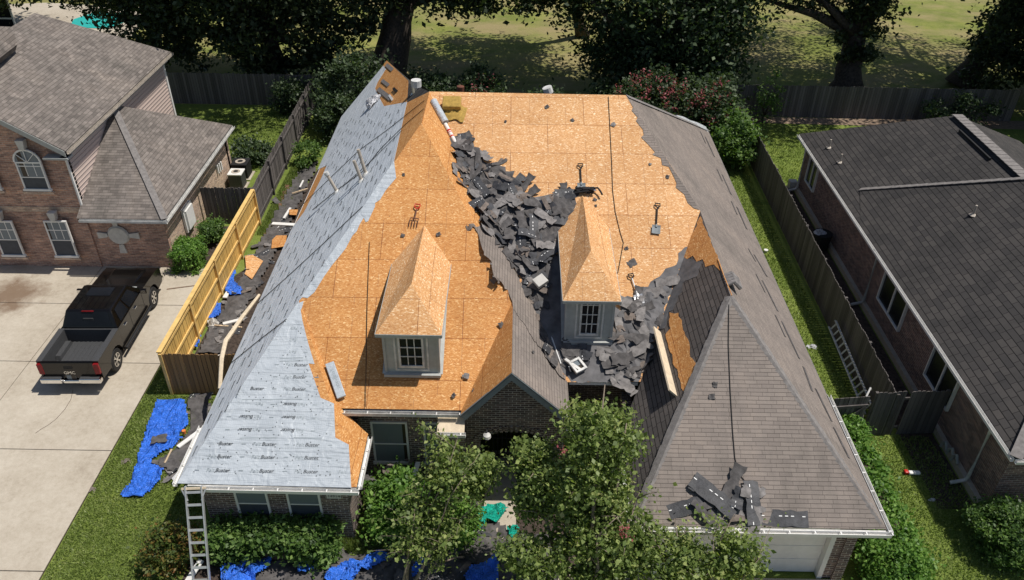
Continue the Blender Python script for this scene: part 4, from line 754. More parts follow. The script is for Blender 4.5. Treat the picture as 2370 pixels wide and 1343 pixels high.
# ================================================================== pickup
def pickup():
    t = thing('pickup_truck', 'black crew cab pickup with open bed parked on the concrete driveway', 'pickup truck', (-14.13, 20.28, .06), math.radians(1.6)); t.scale = (.97, .97, .97)
    body = MB()
    def arch(c, r, n=9): return [(c+r*math.cos(a), .42+r*math.sin(a)) for a in [math.pi*(i/n) for i in range(n+1)]]
    # front clip + cab lower (profile in y,z extruded over the width)
    fa = arch(3.64, .50); fa = [p for p in fa if p[1] >= .42]
    P = [(.62, .42), (3.14, .42)]+fa[::-1]+[(4.14, .45), (4.55, .5), (4.66, .62), (4.66, 1.0), (4.58, 1.14), (4.2, 1.20), (3.05, 1.27), (.62, 1.25)]
    def extr(mb, P, x0, x1, m=0, inset=0):
        k = len(P); V = [(x0, y, z) for y, z in P]+[(x1, y, z) for y, z in P]; mb.add(V, [tuple(range(k)), tuple(range(2*k-1, k-1, -1))]+[(i, (i+1) % k, k+(i+1) % k, k+i) for i in range(k)], m)
    extr(body, P, -.98, .98)
    ra = arch(0, .50); Q = [(-1.12, .55), (-.5, .5)]+ra[::-1][0:]+[(.5, .42), (.62, .42), (.62, 1.27), (-1.12, 1.27)]
    Q = [(-1.12, .55), (-.52, .50)]+[p for p in ra[::-1]]+[(.61, .42), (.61, 1.27), (-1.12, 1.27)]
    extr(body, Q, -1.0, -.82); extr(body, Q, .82, 1.0)
    body.build('body', M['paint'], t, bevel=.035)
    # bulging hood centre
    MB().box((0, 3.75, 1.235), (1.25, 1.25, .05), 0, None, .85).build('hood', M['paint'], t, bevel=.02)
    MB().box((0, -.25, .72), (1.64, 1.74, .06)).build('bed_floor', M['liner'], t)
    mb = MB(); 
    for i in range(11): mb.b2((-.75+i*.15-.03, -1.08, .75), (-.75+i*.15+.03, .55, .765))
    for sx in (-1, 1): mb.box((sx*.72, 0, .83), (.2, .95, .17), 0, None, .85); mb.beam((sx*.91, -1.12, 1.285), (sx*.91, .6, 1.285), .19, .03); mb.b2((sx*.815, -1.1, .75), (sx*.825, .6, 1.26))
    mb.b2((-.82, .55, .74), (.82, .60, 1.29)); mb.build('bed_liner', M['liner'], t, bevel=.008)
    g = MB().b2((-.84, -1.19, .62), (.84, -1.11, 1.27)).b2((-.84, -1.17, 1.27), (.84, -1.10, 1.295)).build('tailgate', M['paint'], t, bevel=.02)
    MB().b2((-.14, -1.205, 1.02), (.14, -1.192, 1.12)).build('handle', M['black'], g)
    tv, tf = text_geo('GMC', .17, 0); mb = MB(); stamp(mb, tv, tf, arr(-.2, -1.197, .80), arr(1, 0, 0), arr(0, 0, 1), arr(0, -1, 0), 0, 0); mb.build('badge', M['chrome'], g)
    cab = MB()                                            # greenhouse with tapered sides
    lo = [(-.96, .66), (.96, .66), (.97, 3.02), (-.97, 3.02)]; hi = [(-.76, .92), (.76, .92), (.75, 2.42), (-.75, 2.42)]
    V = [(x, y, 1.24) for x, y in lo]+[(x, y, 1.84) for x, y in hi]; cab.add(V, [(0, 1, 5, 4), (1, 2, 6, 5), (2, 3, 7, 6), (3, 0, 4, 7), (4, 5, 6, 7)])
    c = cab.build('cab', M['paint'], t, bevel=.05)
    def quad(A, B, C, D, lift, name, mat):
        A, B, C, D = map(lambda p: arr(*p), (A, B, C, D)); n = np.cross(B-A, D-A); n /= np.linalg.norm(n); mb = MB(); mb.slab([p+n*lift for p in (A, B, C, D)], n, .012); return mb.build(name, mat, c)
    def lerp(a, b, t_): return tuple(a[i]+(b[i]-a[i])*t_ for i in range(3))
    def face(i, j, u0, u1, v0, v1, v1b=None):
        a, b, c_, d_ = V[i], V[j], V[j+4], V[i+4]; f = lambda u, v: lerp(lerp(a, b, u), lerp(d_, c_, u), v); return f(u0, v0), f(u1, v0), f(u1, v1), f(u0, v1)
    quad(*face(0, 1, .08, .92, .18, .9), .012, 'rear_window', M['glass']); quad(*face(2, 3, .05, .95, .08, .94), .012, 'windshield', M['glass'])
    for u0, u1 in ((.14, .44), (.49, .86)): quad(*face(1, 2, u0, u1, .1, .82), .012, 'side_window', M['glass'])
    for u0, u1 in ((.14, .5), (.55, .86)): quad(*face(3, 0, u0, u1, .1, .82), .012, 'side_window', M['glass'])
    MB().b2((-.42, 1.75, 1.842), (.42, 2.25, 1.856)).build('sunroof', M['glass'], c)
    mb = MB()
    for x in (-.5, -.3, -.1, .1, .3, .5): mb.b2((x-.012, 1.0, 1.84), (x+.012, 1.68, 1.852))
    mb.build('roof_rib', M['paint'], c)
    MB().b2((-.2, .86, 1.80), (.2, .90, 1.835)).build('brake_lamp', M['lamp_red'], c)
    MB().b2((-.17, .76, 1.38), (.17, .79, 1.60)).build('slider_window', M['liner'], c)
    mb = MB(); mb.beam((-.75, 3.06, 1.29), (.75, 3.06, 1.29), .05, .02); mb.build('wiper_cowl', M['trim_grey'], t)
    for sx in (-1, 1):
        MB().box((sx*.905, -1.15, 1.0), (.18, .11, .42)).build('tail_light', M['lamp_red'], t, bevel=.02)
        mb = MB(); mb.box((sx*1.13, 2.72, 1.36), (.24, .10, .19)); mb.beam((sx*.95, 2.72, 1.3), (sx*1.1, 2.72, 1.32), .08, .05); mb.build('mirror', M['paint'], t, bevel=.03)
        MB().box((sx*1.13, 2.665, 1.36), (.19, .01, .14)).build('mirror_glass', M['chrome'], t)
        for y in (1.15, 2.1): MB().box((sx*1.0, y, 1.08), (.04, .2, .035)).build('door_handle', M['chrome'], t, bevel=.008)
        mb = MB(); 
        for y in (.64, 1.62, 2.78): mb.b2((sx*.975, y-.006, .5), (sx*.984, y+.006, 1.24))
        mb.build('door_gap', M['black'], t)
        MB().tube([(sx*1.06, .6, .42), (sx*1.06, 3.05, .42)], .05, 8).build('side_step', M['black'], t)
        MB().box((sx*.8, 4.6, .95), (.32, .12, .22)).build('headlight', M['chrome'], t, bevel=.02)
        for y in (0, 3.64):
            s = sx; R = .41; w = MB(); n = 28
            prof = [(.70, .24), (.72, .38), (.76, R), (.93, R), (.97, .385), (.98, .25), (.92, .24)]
            Vv = []; Ff = []
            for i in range(n):
                a = 2*math.pi*i/n
                for xx, rr_ in prof: Vv.append((s*xx, y+rr_*math.cos(a), .41+rr_*math.sin(a)))
            k = len(prof)
            for i in range(n):
                for j in range(k-1): Ff.append((i*k+j, i*k+j+1, ((i+1) % n)*k+j+1, ((i+1) % n)*k+j))
            w.add(Vv, Ff); wo = w.build('wheel', M['black'], t)
            rm = MB(); rm.tube([(s*.82, y, .41), (s*.91, y, .41)], .245, 24, 1); 
            for i in range(6):
                a = 2*math.pi*i/6+.2
                for da in (-.13, .13): rm.beam((s*.945, y+.05*math.cos(a), .41+.05*math.sin(a)), (s*.945, y+.225*math.cos(a+da), .41+.225*math.sin(a+da)), .035, .05, 0, (s, 0, 0))
            rm.tube([(s*.915, y, .41), (s*.97, y, .41)], .06, 12, 0)
            for i in range(24):
                a, b = 2*math.pi*i/24, 2*math.pi*(i+1)/24; rm.beam((s*.945, y+.235*math.cos(a), .41+.235*math.sin(a)), (s*.945, y+.235*math.cos(b), .41+.235*math.sin(b)), .03, .05, 0, (s, 0, 0))
            rm.build('rim', [M['chrome'], M['black']], wo)
    bp = MB(); bp.b2((-.98, -1.34, .50), (-.28, -1.14, .68)); bp.b2((.28, -1.34, .50), (.98, -1.14, .68)); bp.b2((-.28, -1.28, .46), (.28, -1.12, .58)); b_ = bp.build('rear_bumper', M['chrome'], t, bevel=.03)
    mb = MB(); mb.b2((-.92, -1.31, .681), (-.3, -1.15, .69)); mb.b2((.3, -1.31, .681), (.92, -1.15, .69)); mb.build('step_pad', M['liner'], b_)
    MB().b2((-.15, -1.20, .60), (.15, -1.19, .75)).build('number_plate', M['glass_blind'], t)
    MB().b2((-.98, 4.6, .45), (.98, 4.78, .66)).build('front_bumper', M['chrome'], t, bevel=.03)
    MB().b2((-.84, 0.55, .3), (.84, 4.2, .46)).b2((-.5, -1.1, .35), (.5, .6, .6)).build('chassis', M['black'], t)
    return t
pickup()
# ================================================================== torn shingles
def torn_mesh(L, Wd, mat, seed, bend=.06, dash=False, edge=.5):
    r = random.Random(seed); n = 8; mb = MB(); G0_, G1_ = [], []; c = r.uniform(-1, 1)*bend; tw = r.uniform(-.12, .12)
    def P(u, v, dz=0.):
        x = (u-.5)*L; y = (v-.5)*Wd; z = c*(2*u-1)**2+tw*(u-.5)*(v-.5)*L+.015*math.sin(7*u+seed); return (x, y, z+dz)
    ua = [r.uniform(0, .08*edge) for _ in range(4)]; ub = [r.uniform(1-.12*edge, 1) for _ in range(4)]
    vb = [0 if r.random() < .8 else r.uniform(.1, .35)*edge for _ in range(n+1)]; vt = [1 if r.random() < .85 else 1-r.uniform(.1, .4)*edge for _ in range(n+1)]
    for i in range(n+1):
        row0, row1 = [], []
        for j in range(4):
            u = i/n; u = ua[j]+(ub[j]-ua[j])*u; v = j/3; v = vb[i]+(vt[i]-vb[i])*v
            row0.append(P(u, v, .004)); row1.append(P(u, v, -.004))
        G0_.append(row0); G1_.append(row1[::-1])
    mb.grid([r_[::-1] for r_ in G0_][::1]); mb.grid([r_[::-1] for r_ in G1_])
    if dash:
        for i in range(int(L/.11)):
            if r.random() < .45: x = -L/2+.05+i*.11; u = (x+L/2)/L; p = P(u, .62, .009); mb.box(p, (.06, .016, .004), 1)
    me_o = mb.build('torn_shingle', [mat, M['tab']]); me = me_o.data; bpy.data.objects.remove(me_o); return me
VAR = [torn_mesh(L, w, M[m], i, b, d, e) for i, (L, w, m, b, d, e) in enumerate([
    (.95, .28, 'torn', .05, False, .5), (.70, .30, 'torn2', .04, False, 1), (.55, .28, 'torn3', .07, True, .8), (.95, .32, 'torn3', .05, True, .3), (.42, .26, 'torn4', .05, False, 1.4),
    (.33, .22, 'torn2', .03, False, 1.5), (.80, .17, 'torn', .08, False, .8), (.62, .15, 'torn4', .05, False, .6), (.50, .34, 'torn', .10, False, 1.3), (.28, .20, 'torn', .02, False, 1.8), (.75, .28, 'torn2', .14, False, .6), (.60, .30, 'torn3', .16, False, 1.)])]
BIG = [0, 1, 2, 3, 6, 8, 10, 11]; SMALL = [4, 5, 7, 9]
def shingle(p, n, ang, tilt, var, label, group, r, sc=1.):
    n = Vector(n); z = (n+Vector((r.gauss(0, tilt), r.gauss(0, tilt), 0))).normalized(); x = Vector((math.cos(ang), math.sin(ang), 0)); x = (x-z*x.dot(z)).normalized(); y = z.cross(x)
    o = bpy.data.objects.new('torn_shingle', VAR[var]); COL.objects.link(o); Mx = Matrix((x, y, z)).transposed().to_4x4(); Mx.translation = Vector(p); o.matrix_world = Mx @ Matrix.Diagonal((sc, sc, 1, 1))
    return tag(o, label, 'shingle', group)
def first(px, py, planes, off=0.):
    best = None
    for q in planes:
        p = q.hit(px, py, off)
        if best is None or p[1] < best[0][1]: best = (p, q)
    return best
def heap(px, planes, count, thick, label, group, seed, mix=BIG+SMALL, tilt=.15, edge=25., angb=None, sc=1.):
    r = random.Random(seed)
    for i in range(count):
        x, y = rin(px, r); p, q = first(x, y, planes); dmin = min(math.hypot(x-(a[0]+(b[0]-a[0])*t), y-(a[1]+(b[1]-a[1])*t)) for a, b in zip(px, px[1:]+px[:1]) for t in (0, .25, .5, .75))
        h = thick*min(1, dmin/edge)*r.uniform(.35, 1.)+.03; ang = r.uniform(0, math.pi) if angb is None else r.gauss(angb, .5)
        shingle(np.array(p)+q.n*h, q.n, ang, tilt, r.choice(mix), label, group, r, sc*r.uniform(.8, 1.1))
def rubble(name, px, planes, thick, mat, seed, step=9, edge=25., label=None):
    r = random.Random(seed); xs = [p[0] for p in px]; ys = [p[1] for p in px]; mb = MB(); idx = {}; nx, ny = int((max(xs)-min(xs))/step)+1, int((max(ys)-min(ys))/step)+1
    for i in range(nx+1):
        for j in range(ny+1):
            x, y = min(xs)+i*step+r.uniform(-3, 3), min(ys)+j*step+r.uniform(-3, 3)
            if not inpoly(x, y, px): continue
            dmin = min(math.hypot(x-(a[0]+(b[0]-a[0])*t), y-(a[1]+(b[1]-a[1])*t)) for a, b in zip(px, px[1:]+px[:1]) for t in (0, .2, .4, .6, .8))
            p, q = first(x, y, planes); idx[i, j] = len(mb.v); mb.v.append(tuple(p+q.n*(.02+thick*min(1, dmin/edge)*r.uniform(.2, .9))))
    for (i, j) in list(idx):
        if all(k in idx for k in ((i+1, j), (i, j+1), (i+1, j+1))): mb.f.append((idx[i, j], idx[i+1, j], idx[i+1, j+1], idx[i, j+1])); mb.m.append(0)
    return tag(mb.build(name, mat), label, None, None, 'stuff')
H1p = [(1047, 335), (1070, 315), (1098, 335), (1122, 350), (1124, 378), (1160, 380), (1192, 395), (1212, 418), (1224, 452), (1262, 455), (1300, 450), (1340, 448), (1343, 480), (1330, 535), (1305, 560), (1285, 600), (1270, 640), (1262, 690), (1250, 735), (1222, 690), (1195, 640), (1158, 590), (1130, 545), (1105, 515), (1088, 470), (1064, 420), (1045, 385)]
rubble('shingle_rubble', H1p, [RS, MF], .12, M['torn'], 1)
heap(H1p, [RS, MF], 135, .22, 'torn charcoal shingle in the heap filling the valley left of the right dormer', 'torn shingles in the valley heap', 11, mix=[0, 0, 1, 2, 3, 6, 6, 7, 8, 10, 11, 4, 5], tilt=.17)
H2p = [(1436, 705), (1470, 690), (1500, 668), (1535, 650), (1560, 640), (1548, 690), (1530, 745), (1520, 790), (1500, 850), (1455, 890), (1425, 905), (1405, 850), (1412, 800), (1420, 760)]
rubble('shingle_rubble', H2p, [GL, MF], .12, M['paper'], 2)
heap(H2p, [GL, MF], 48, .20, 'torn grey shingle in the pile between the right dormer and the garage roof', 'torn shingles beside the right dormer', 12, mix=[1, 5, 8, 4, 9, 10, 0])
for k, (x, y, a, v, s, h) in enumerate([(1597, 1172, .35, 3, 1.15, .05), (1650, 1150, -.75, 3, 1.35, .14), (1625, 1135, -.7, 11, 1.2, .10), (1693, 1125, 1.15, 0, 1.2, .08), (1705, 1155, 1.3, 2, 1., .12), (1740, 1165, 1.62, 3, 1.15, .12), (1760, 1140, .7, 5, 1., .05), (1668, 1195, .05, 8, 1.2, .06), (1690, 1190, 0, 1, 1., .08), (1715, 1200, .1, 7, 1., .10), (1630, 1195, -.9, 6, 1.1, .16), (1745, 1205, 1.2, 1, 1.1, .12), (1722, 1140, 1.4, 5, 1.1, .17), (1640, 1170, .3, 6, 1., .09)]):
    r = random.Random(k+50); shingle(GFp.hit(x, y)+GFp.n*h, GFp.n, a, .06, v, 'loose shingle strip in the stack at the lower edge of the garage roof', 'shingle strips on the garage roof', r, s)
shingle(GFp.hit(1818, 1200)+GFp.n*.02, GFp.n, -.02, .01, 3, 'long dark shingle strip lying flat along the garage gutter, right of the stack', 'shingle strips on the garage roof', rnd, 1.25)
# scattered small pieces lying on bare boards
for k, (x, y, pl, v) in enumerate([(1464, 608, MF, 8), (1505, 380, MF, 5), (1545, 409, MF, 9), (1377, 462, MF, 9), (1379, 476, MF, 9), (1325, 278, MF, 9), (1420, 288, MF, 5), (1266, 247, MF, 9), (1155, 376, MF, 7), (1170, 281, MF, 9), (1450, 575, MF, 9), (934, 404, LF, 9), (1015, 542, LF, 9), (932, 545, LF, 9), (1078, 870, LF, 5), (1097, 905, LF, 9), (1160, 752, LF, 9), (1146, 645, LF, 4), (1090, 525, LF, 4), (1050, 915, LF, 9), (1066, 325, MF, 1), (690, 755, LF, 7), (1655, 890, GFp, 9), (1648, 918, GFp, 9), (1234, 815, RS, 9), (1262, 790, RS, 6), (1270, 830, RS, 6), (1252, 770, RS, 8), (1136, 610, RS, 5), (1150, 645, RS, 4)]):
    r = random.Random(k+90); shingle(pl.hit(x, y, .03), pl.n, r.uniform(0, 3), .05, v, 'small scrap of torn shingle lying alone on the stripped roof', 'single shingle scraps', r, r.uniform(.3, .75) if v in (9, 5) else .7)
for x, y, yy in ((1338, 656, 18.5), (1395, 650, 18.5), (1384, 655, 18.2), (1372, 680, 17.8)):
    r = random.Random(x); q = ony(x, y, yy); shingle(q+arr(0, 0, .04), (0, -.6, .8), r.uniform(0, 3), .05, 9, 'small scrap on the hip roof of the right dormer', 'scraps on the right dormer', r, .8)
# rubble on the lower roof edge, with the toppled white frame
RU = [(1295, 790), (1330, 800), (1352, 815), (1362, 845), (1330, 868), (1308, 850), (1296, 820)]
heap(RU, [RS, MF], 9, .12, 'broken black shingle beside the toppled white frame', 'shingles by the toppled frame', 14, mix=[2, 8, 11])
c = MF.hit(1337, 846, .18); t = thing('window_frame', 'toppled white square metal frame at the edge of the lower roof', 'frame', M=frame(c, c+arr(.8, .5, .1), arr(-.15, -.35, .9)) @ Matrix.Scale(.68, 4))
mb = MB(); 
for a, b_, w, h in ((0, -.22, .62, .1), (0, .22, .62, .1), (-.26, 0, .1, .34), (.26, 0, .1, .34)): mb.box((a, b_, 0), (w, h, .12))
mb.build('frame', M['white_dirty'], t, bevel=.01); MB().box((0, 0, -.03), (.42, .34, .02)).build('panel', M['glass_blind'], t)
solo('gutter_piece', MB().beam(MF.hit(1308, 832, .12), MF.hit(1345, 858, .2), .09, .05), M['white_dirty'], 'bent white gutter piece under the toppled frame', 'gutter piece')
mb = MB(); mb.tube([RS.hit(1262, 745, .08), RS.hit(1280, 790, .10), RS.hit(1298, 842, .06)], .02, 6); solo('edge_trim', mb, M['white'], 'thin white metal strip along the edge of the shingled slope', 'metal strip')
mb = MB(); mb.box((0, 0, .07), (.36, .32, .14)); o = mb.build('block', M['stone'], bevel=.02); p = first(1250, 672, [RS, MF])[0]; o.location = tuple(p+arr(0, 0, .28)); o.rotation_euler = (.3, -.3, .6); tag(o, 'pale square block at the bottom of the shingle heap', 'block')
# big plank on the garage slope
A, B = GL.hit(1528, 770), GL.hit(1566, 918); mb = MB(); mb.beam(A+GL.n*.15, B+GL.n*.15, .045, .30, 0, GL.n); solo('plank', mb, M['wood_pale'], 'long pale plank standing on edge across the garage slope', 'plank')
# ================================================================== tools
def tool(px_h, px_b, pl, label, kind, off=.05):
    a, b = pl.hit(*px_b, off), pl.hit(*px_h, off); L = np.linalg.norm(b-a); t = thing({'fork': 'pitchfork'}.get(kind, 'shovel'), label, {'fork': 'pitchfork'}.get(kind, 'shovel'), M=frame(a, b, pl.n))
    hm = M['red'] if kind == 'fork' else M['black']; sm = {'fork': M['rust'], 'white': M['white'], 'dark': M['black']}.get(kind, M['black'])
    MB().tube([(0, .22, .02), (0, L-.16, .02)], .021, 8).build('shaft', sm, t)
    mb = MB(); mb.tube([(0, L-.16, .02), (-.075, L-.10, .02), (-.075, L, .02), (.075, L, .02), (.075, L-.10, .02), (0, L-.16, .02)], .02, 7); mb.build('handle', hm, t)
    if kind == 'fork':
        mb = MB(); mb.tube([(-.12, .24, .02), (.12, .24, .02)], .014, 6)
        for x in (-.12, -.04, .04, .12): mb.tube([(x, .24, .02), (x, .1, .035), (x, -.06, 0)], .011, 6)
        mb.build('tines', M['rust'], t)
    else:
        mb = MB(); mb.grid([[(x, y, .02*abs(x)/.13+.01+(.03 if y > .2 else 0)) for y in (-.06, .06, .18, .24)] for x in (-.13, -.05, .05, .13)]); mb.grid([[(x, y, .02*abs(x)/.13-.002+(.03 if y > .2 else 0)) for y in (.24, .18, .06, -.06)] for x in (-.13, -.05, .05, .13)]); mb.box((0, .22, .03), (.05, .1, .05)); mb.build('blade', M['alu'] if kind != 'dark' else M['trim_blue'], t)
    return t
tool((967, 474), (956, 522), LF, 'pitchfork with a red handle above the left dormer', 'fork')
tool((1343, 380), (1346, 440), MF, 'dark shovel standing above the right dormer by the black harness', 'dark')
tool((1522, 472), (1518, 538), MF, 'shovel lying alone on the bare boards right of the right dormer', 'dark')
tool((1459, 635), (1481, 700), MF, 'white shafted shovel with its blade in the grey shingle pile', 'white')
# harness and straps
c = MF.hit(1352, 443, .08); t = thing('harness', 'black webbing harness at the top of the right dormer ridge', 'harness', tuple(c)); r = random.Random(5); mb = MB()
for k in range(9): pts = [np.array([r.uniform(-.3, .35), r.uniform(-.12, .12), r.uniform(-.02, .12)]) for _ in range(4)]; mb.tube(pts, .028, 6)
mb.build('strap', M['fabric_black'], t); MB().tube([(.2, .02, .1), (.42, .02, .12), (.5, -.08, .05), (.55, -.2, 0)], .03, 7).build('strap', M['fabric_black'], t)
MB().box((.05, 0, .08), (.3, .18, .12), 0, None, .8).build('pad', M['fabric_black'], t, bevel=.03); MB().tube([(.28, -.1, .1), (.36, -.08, .08)], .03, 6).build('buckle', M['chrome'], t)
# felt rolls, foam
def cyl(a, b, r0, mat, name, label, cat, core=None, n=20, bands=()):
    t = thing(name, label, cat, tuple(a)); a, b = arr(*a), arr(*b); d = b-a; mb = MB(); mb.tube([(0, 0, 0), d*.34, d*.67, d], r0, n); mb.build('roll', mat, t, smooth=False)
    if core: mb = MB(); mb.tube([-d*.002, -d*.004], r0*.4, 12); mb.tube([d*1.002, d*1.004], r0*.4, 12); mb.build('core', core, t)
    for f0, f1, m in bands: mb = MB(); mb.tube([d*f0, d*f1], r0*1.02, n); mb.build('band', m, t)
    return t
A, B, C_ = RS.hit(1003, 234, .13), RS.hit(1031, 284, .13), RS.hit(1055, 332, .10)
cyl(A, B, .12, M['felt'], 'underlayment_roll', 'thick roll of silver underlayment near the ridge', 'roll', M['black'])
cyl(B+(C_-B)*.04-RS.n*.03, C_, .065, M['white'], 'wrap_roll', 'thin white and red roll pointing down to the shingle heap', 'roll', M['black'], bands=((.32, .40, M['red']), (.44, .47, M['red']), (.62, .68, M['red'])))
A, B = LF.hit(763, 841, .05), LF.hit(791, 921, .05); t = thing('folded_underlayment', 'narrow folded strip of white underlayment beside the left valley', 'underlayment', M=frame(A, B, LF.n)); L = np.linalg.norm(B-A)
MB().box((0, L/2, .02), (.24, L, .09)).build('strip', M['felt'], t, bevel=.02)
tv, tf = text_geo('FeltBuster', .15, .2); mb = MB(); mb.add([(v[1]-.05, .2+v[0], .068) for v in tv], tf); mb.build('lettering', M['ink_pale'], t)
c = MF.hit(1046, 247, .12); t = thing('foam_block', 'mustard foam block on the ridge of the bare main roof', 'foam block', M=frame(c, c+arr(0, 1, .45), MF.n)); MB().box((0, .05, .10), (.62, .50, .22)).build('block', M['foam'], t, bevel=.04)
c = MF.hit(1050, 262, .06); G = []; r = random.Random(9)
for i in range(13): G.append([(-.38+i*.065, -.30+j*.06+.05*math.sin(i), .10*math.sin(math.pi*i/12)*math.sin(math.pi*j/11)*r.uniform(.5, 1.6)+.01) for j in range(12)])
mb = MB(); mb.grid(G); mb.grid([[(x, y, -.02) for x, y, z in g[::-1]] for g in G]); o = mb.build('foam_sack', M['foam'], smooth=True); o.matrix_world = frame(c, c+arr(.2, 1, .45), MF.n); tag(o, 'crumpled mustard foam pad below the square block', 'foam pad')
# crumpled plastic and scraps on the rear left patch
def crumple(name, c, sx, sy, h, mat, label, cat, n, seed, rz=0.):
    r = random.Random(seed); G = []
    for i in range(15):
        row = []
        for j in range(15):
            u, v = i/14*2-1, j/14*2-1; q = max(0, 1-(u*u+v*v)*.8); k = 1+.25*math.sin(3*u+seed)+.2*math.cos(4*v)
            row.append((sx*u*k*.5, sy*v*k*.5, h*q*r.uniform(.4, 1.2)+.012))
        G.append(row)
    mb = MB(); mb.grid(G); mb.grid([[(x, y, 0) for x, y, z in g[::-1]] for g in G]); o = mb.build(name, mat); a = np.array(c); o.matrix_world = frame(a, a+np.cross(n, arr(math.cos(rz), math.sin(rz), 0)), n); return tag(o, label, cat)
crumple('plastic_sheet', PL_.hit(868, 236, .03), .75, .75, .28, M['sheet'], 'crumpled white plastic sheet on the silver felt near the rear patch', 'plastic sheet', PL_.n, 3)
for a, b_, w, lab in (((884, 186), (899, 198), .16, 'upper grey shingle strip on the bare rear patch'), ((875, 206), (904, 229), .2, 'lower grey shingle strip on the bare rear patch'), ((894, 150), (908, 162), .18, 'dark shingle strip at the rear peak')):
    mb = MB(); mb.beam(PL_.hit(*a, .04), PL_.hit(*b_, .04), w, .02, 0, PL_.n); solo('shingle_strip', mb, M['torn2'], lab, 'shingle')
solo('tape_box', MB().beam(PL_.hit(911, 205, .05), PL_.hit(918, 212, .05), .12, .06, 0, PL_.n), M['black'], 'small black box on the bare rear patch', 'box')
solo('white_offcut', MB().beam(PL_.hit(901, 221, .05), PL_.hit(908, 231, .05), .09, .04, 0, PL_.n), M['white'], 'small white offcut beside the lower grey strip', 'offcut')
# thin dark lines laid over the left slope, then ropes
def thin_line(pts, label, r_=.012, mat='rope', name='thin_line', cat='thin_line', wob=0.):
    mb = MB(); mb.tube(pts, r_, 6); return solo(name, mb, M[mat], label, cat)
thin_line([PL_.hit(x, y, .04) for x, y in ((982, 233), (900, 298), (830, 349), (785, 392), (692, 482))], 'upper of the long thin dark lines crossing the silver felt')
thin_line([PL_.hit(x, y, .04) for x, y in ((981, 252), (937, 289), (880, 345), (838, 398), (780, 440), (723, 486))], 'thin dark line running past the vent pipes on the silver felt')
thin_line([PL_.hit(x, y, .04) for x, y in ((930, 302), (860, 372), (800, 425))], 'short dark line between the two long ones on the silver felt', .009)
thin_line([PL_.hit(x, y, .04) for x, y in ((839, 478), (760, 553), (680, 627), (597, 702))], 'thin dark line across the middle of the silver felt')
thin_line([PL_.hit(x, y, .04) for x, y in ((663, 739), (600, 787), (535, 840))], 'lowest dark line across the silver felt')
def rope(pl, px, label, r_=.011, off=.025): return thin_line([pl.hit(x, y, off) for x, y in px], label, r_, 'rope', 'rope', 'rope')
rope(MF, [(1408, 224), (1412, 300), (1416, 380), (1418, 440), (1424, 490), (1436, 540), (1443, 562), (1436, 600), (1430, 632)], 'thin black rope hanging down the bare main roof')
rope(GFp, [(1687, 705), (1686, 800), (1690, 900), (1696, 1000), (1701, 1060), (1710, 1095), (1730, 1122), (1752, 1136)], 'thin black rope down the middle of the garage hip')
rope(LF, [(855, 560), (850, 700), (848, 800), (846, 942)], 'thin dark rope left of the left dormer', .009)
rope(GL, [(1662, 600), (1676, 640), (1694, 684)], 'rusty strap over the torn garage ridge', .014).data.materials[0] = M['osb']
mb = MB(); p0 = PR_.hit(1690, 648, .08)
for k in range(4): mb.tube([p0+arr(-.2, -k*.13, .1), p0+arr(0, -k*.13+.03, .2), p0+arr(.2, -k*.13, 0)], .07, 7)
solo('cap_bundle', mb, M['torn2'], 'bunch of loose ridge shingles at the peak of the garage roof', 'shingle bundle')
for k, (x, y) in enumerate(((676, 560), (670, 583), (759, 400))): pass
# ================================================================== ladder at the front
def ladder(name, M4, L, label, w=.42, nr=9, flare=.0, mat='alu'):
    t = thing(name, label, 'ladder', M=M4)
    for s in (-1, 1): MB().beam((s*w/2, 0, 0), (s*w/2*(1), L, 0), .032, .08).build('rail', M[mat], t)
    for i in range(nr): mb = MB(); y = L*(i+.5)/nr; mb.b2((-w/2+.016, y-.028, -.014), (w/2-.016, y+.028, .014)); mb.build('rung', M[mat], t)
    return t
tp = arr(-7.72, 13.05, 2.72); bt = arr(-7.52, 11.45, 0)
t = ladder('ladder', frame(bt, tp, arr(0, -1, .45)), float(np.linalg.norm(tp-bt)), 'aluminium ladder leaning on the front left gutter', .40, 10)
MB().beam((-.3, 3.1, .0), (.3, 3.1, .0), .05, .04).build('standoff_bar', M['wood_pale'], t)
for s in (-1, 1): MB().beam((s*.3, 3.1, 0), (s*.17, 2.8, 0), .03, .03).build('brace', M['alu'], t)
ladder('ladder', frame(arr(11.25, 18.55, .35), arr(11.25, 22.6, .75), arr(-.9, 0, .45)), 4.0, 'old aluminium extension ladder lying against the long fence', .34, 13, mat='white_dirty')
MB_ = MB().tube([(11.1, 18.6, 1.2), (10.95, 18.4, 1.45), (10.8, 18.2, 1.3), (10.85, 18.1, .5)], .03, 7); solo('bent_pipe', MB_, M['white_dirty'], 'bent white pipe at the near end of the ladder by the fence', 'pipe')
# long white bent downspout along the left eave
pts = [arr(-8.35, 19.9+.0, 2.45), arr(-8.5, 18.8, 2.2), arr(-8.75, 17.3, 1.7), arr(-8.6, 15.8, 1.2)]
P_ = [onx(600, 683, -8.55), onx(560, 735, -8.75), onx(522, 790, -8.8), onx(513, 830, -8.75), onx(509, 900, -8.65)]
mb = MB(); mb.tube(P_, [.05, .07, .075, .07, .06], 7); solo('bent_gutter', mb, M['pvc'], 'long bent cream gutter hanging loose along the left eave', 'gutter')
bpy.data.objects['bent_gutter'].data.materials[0] = M['wood_pale']
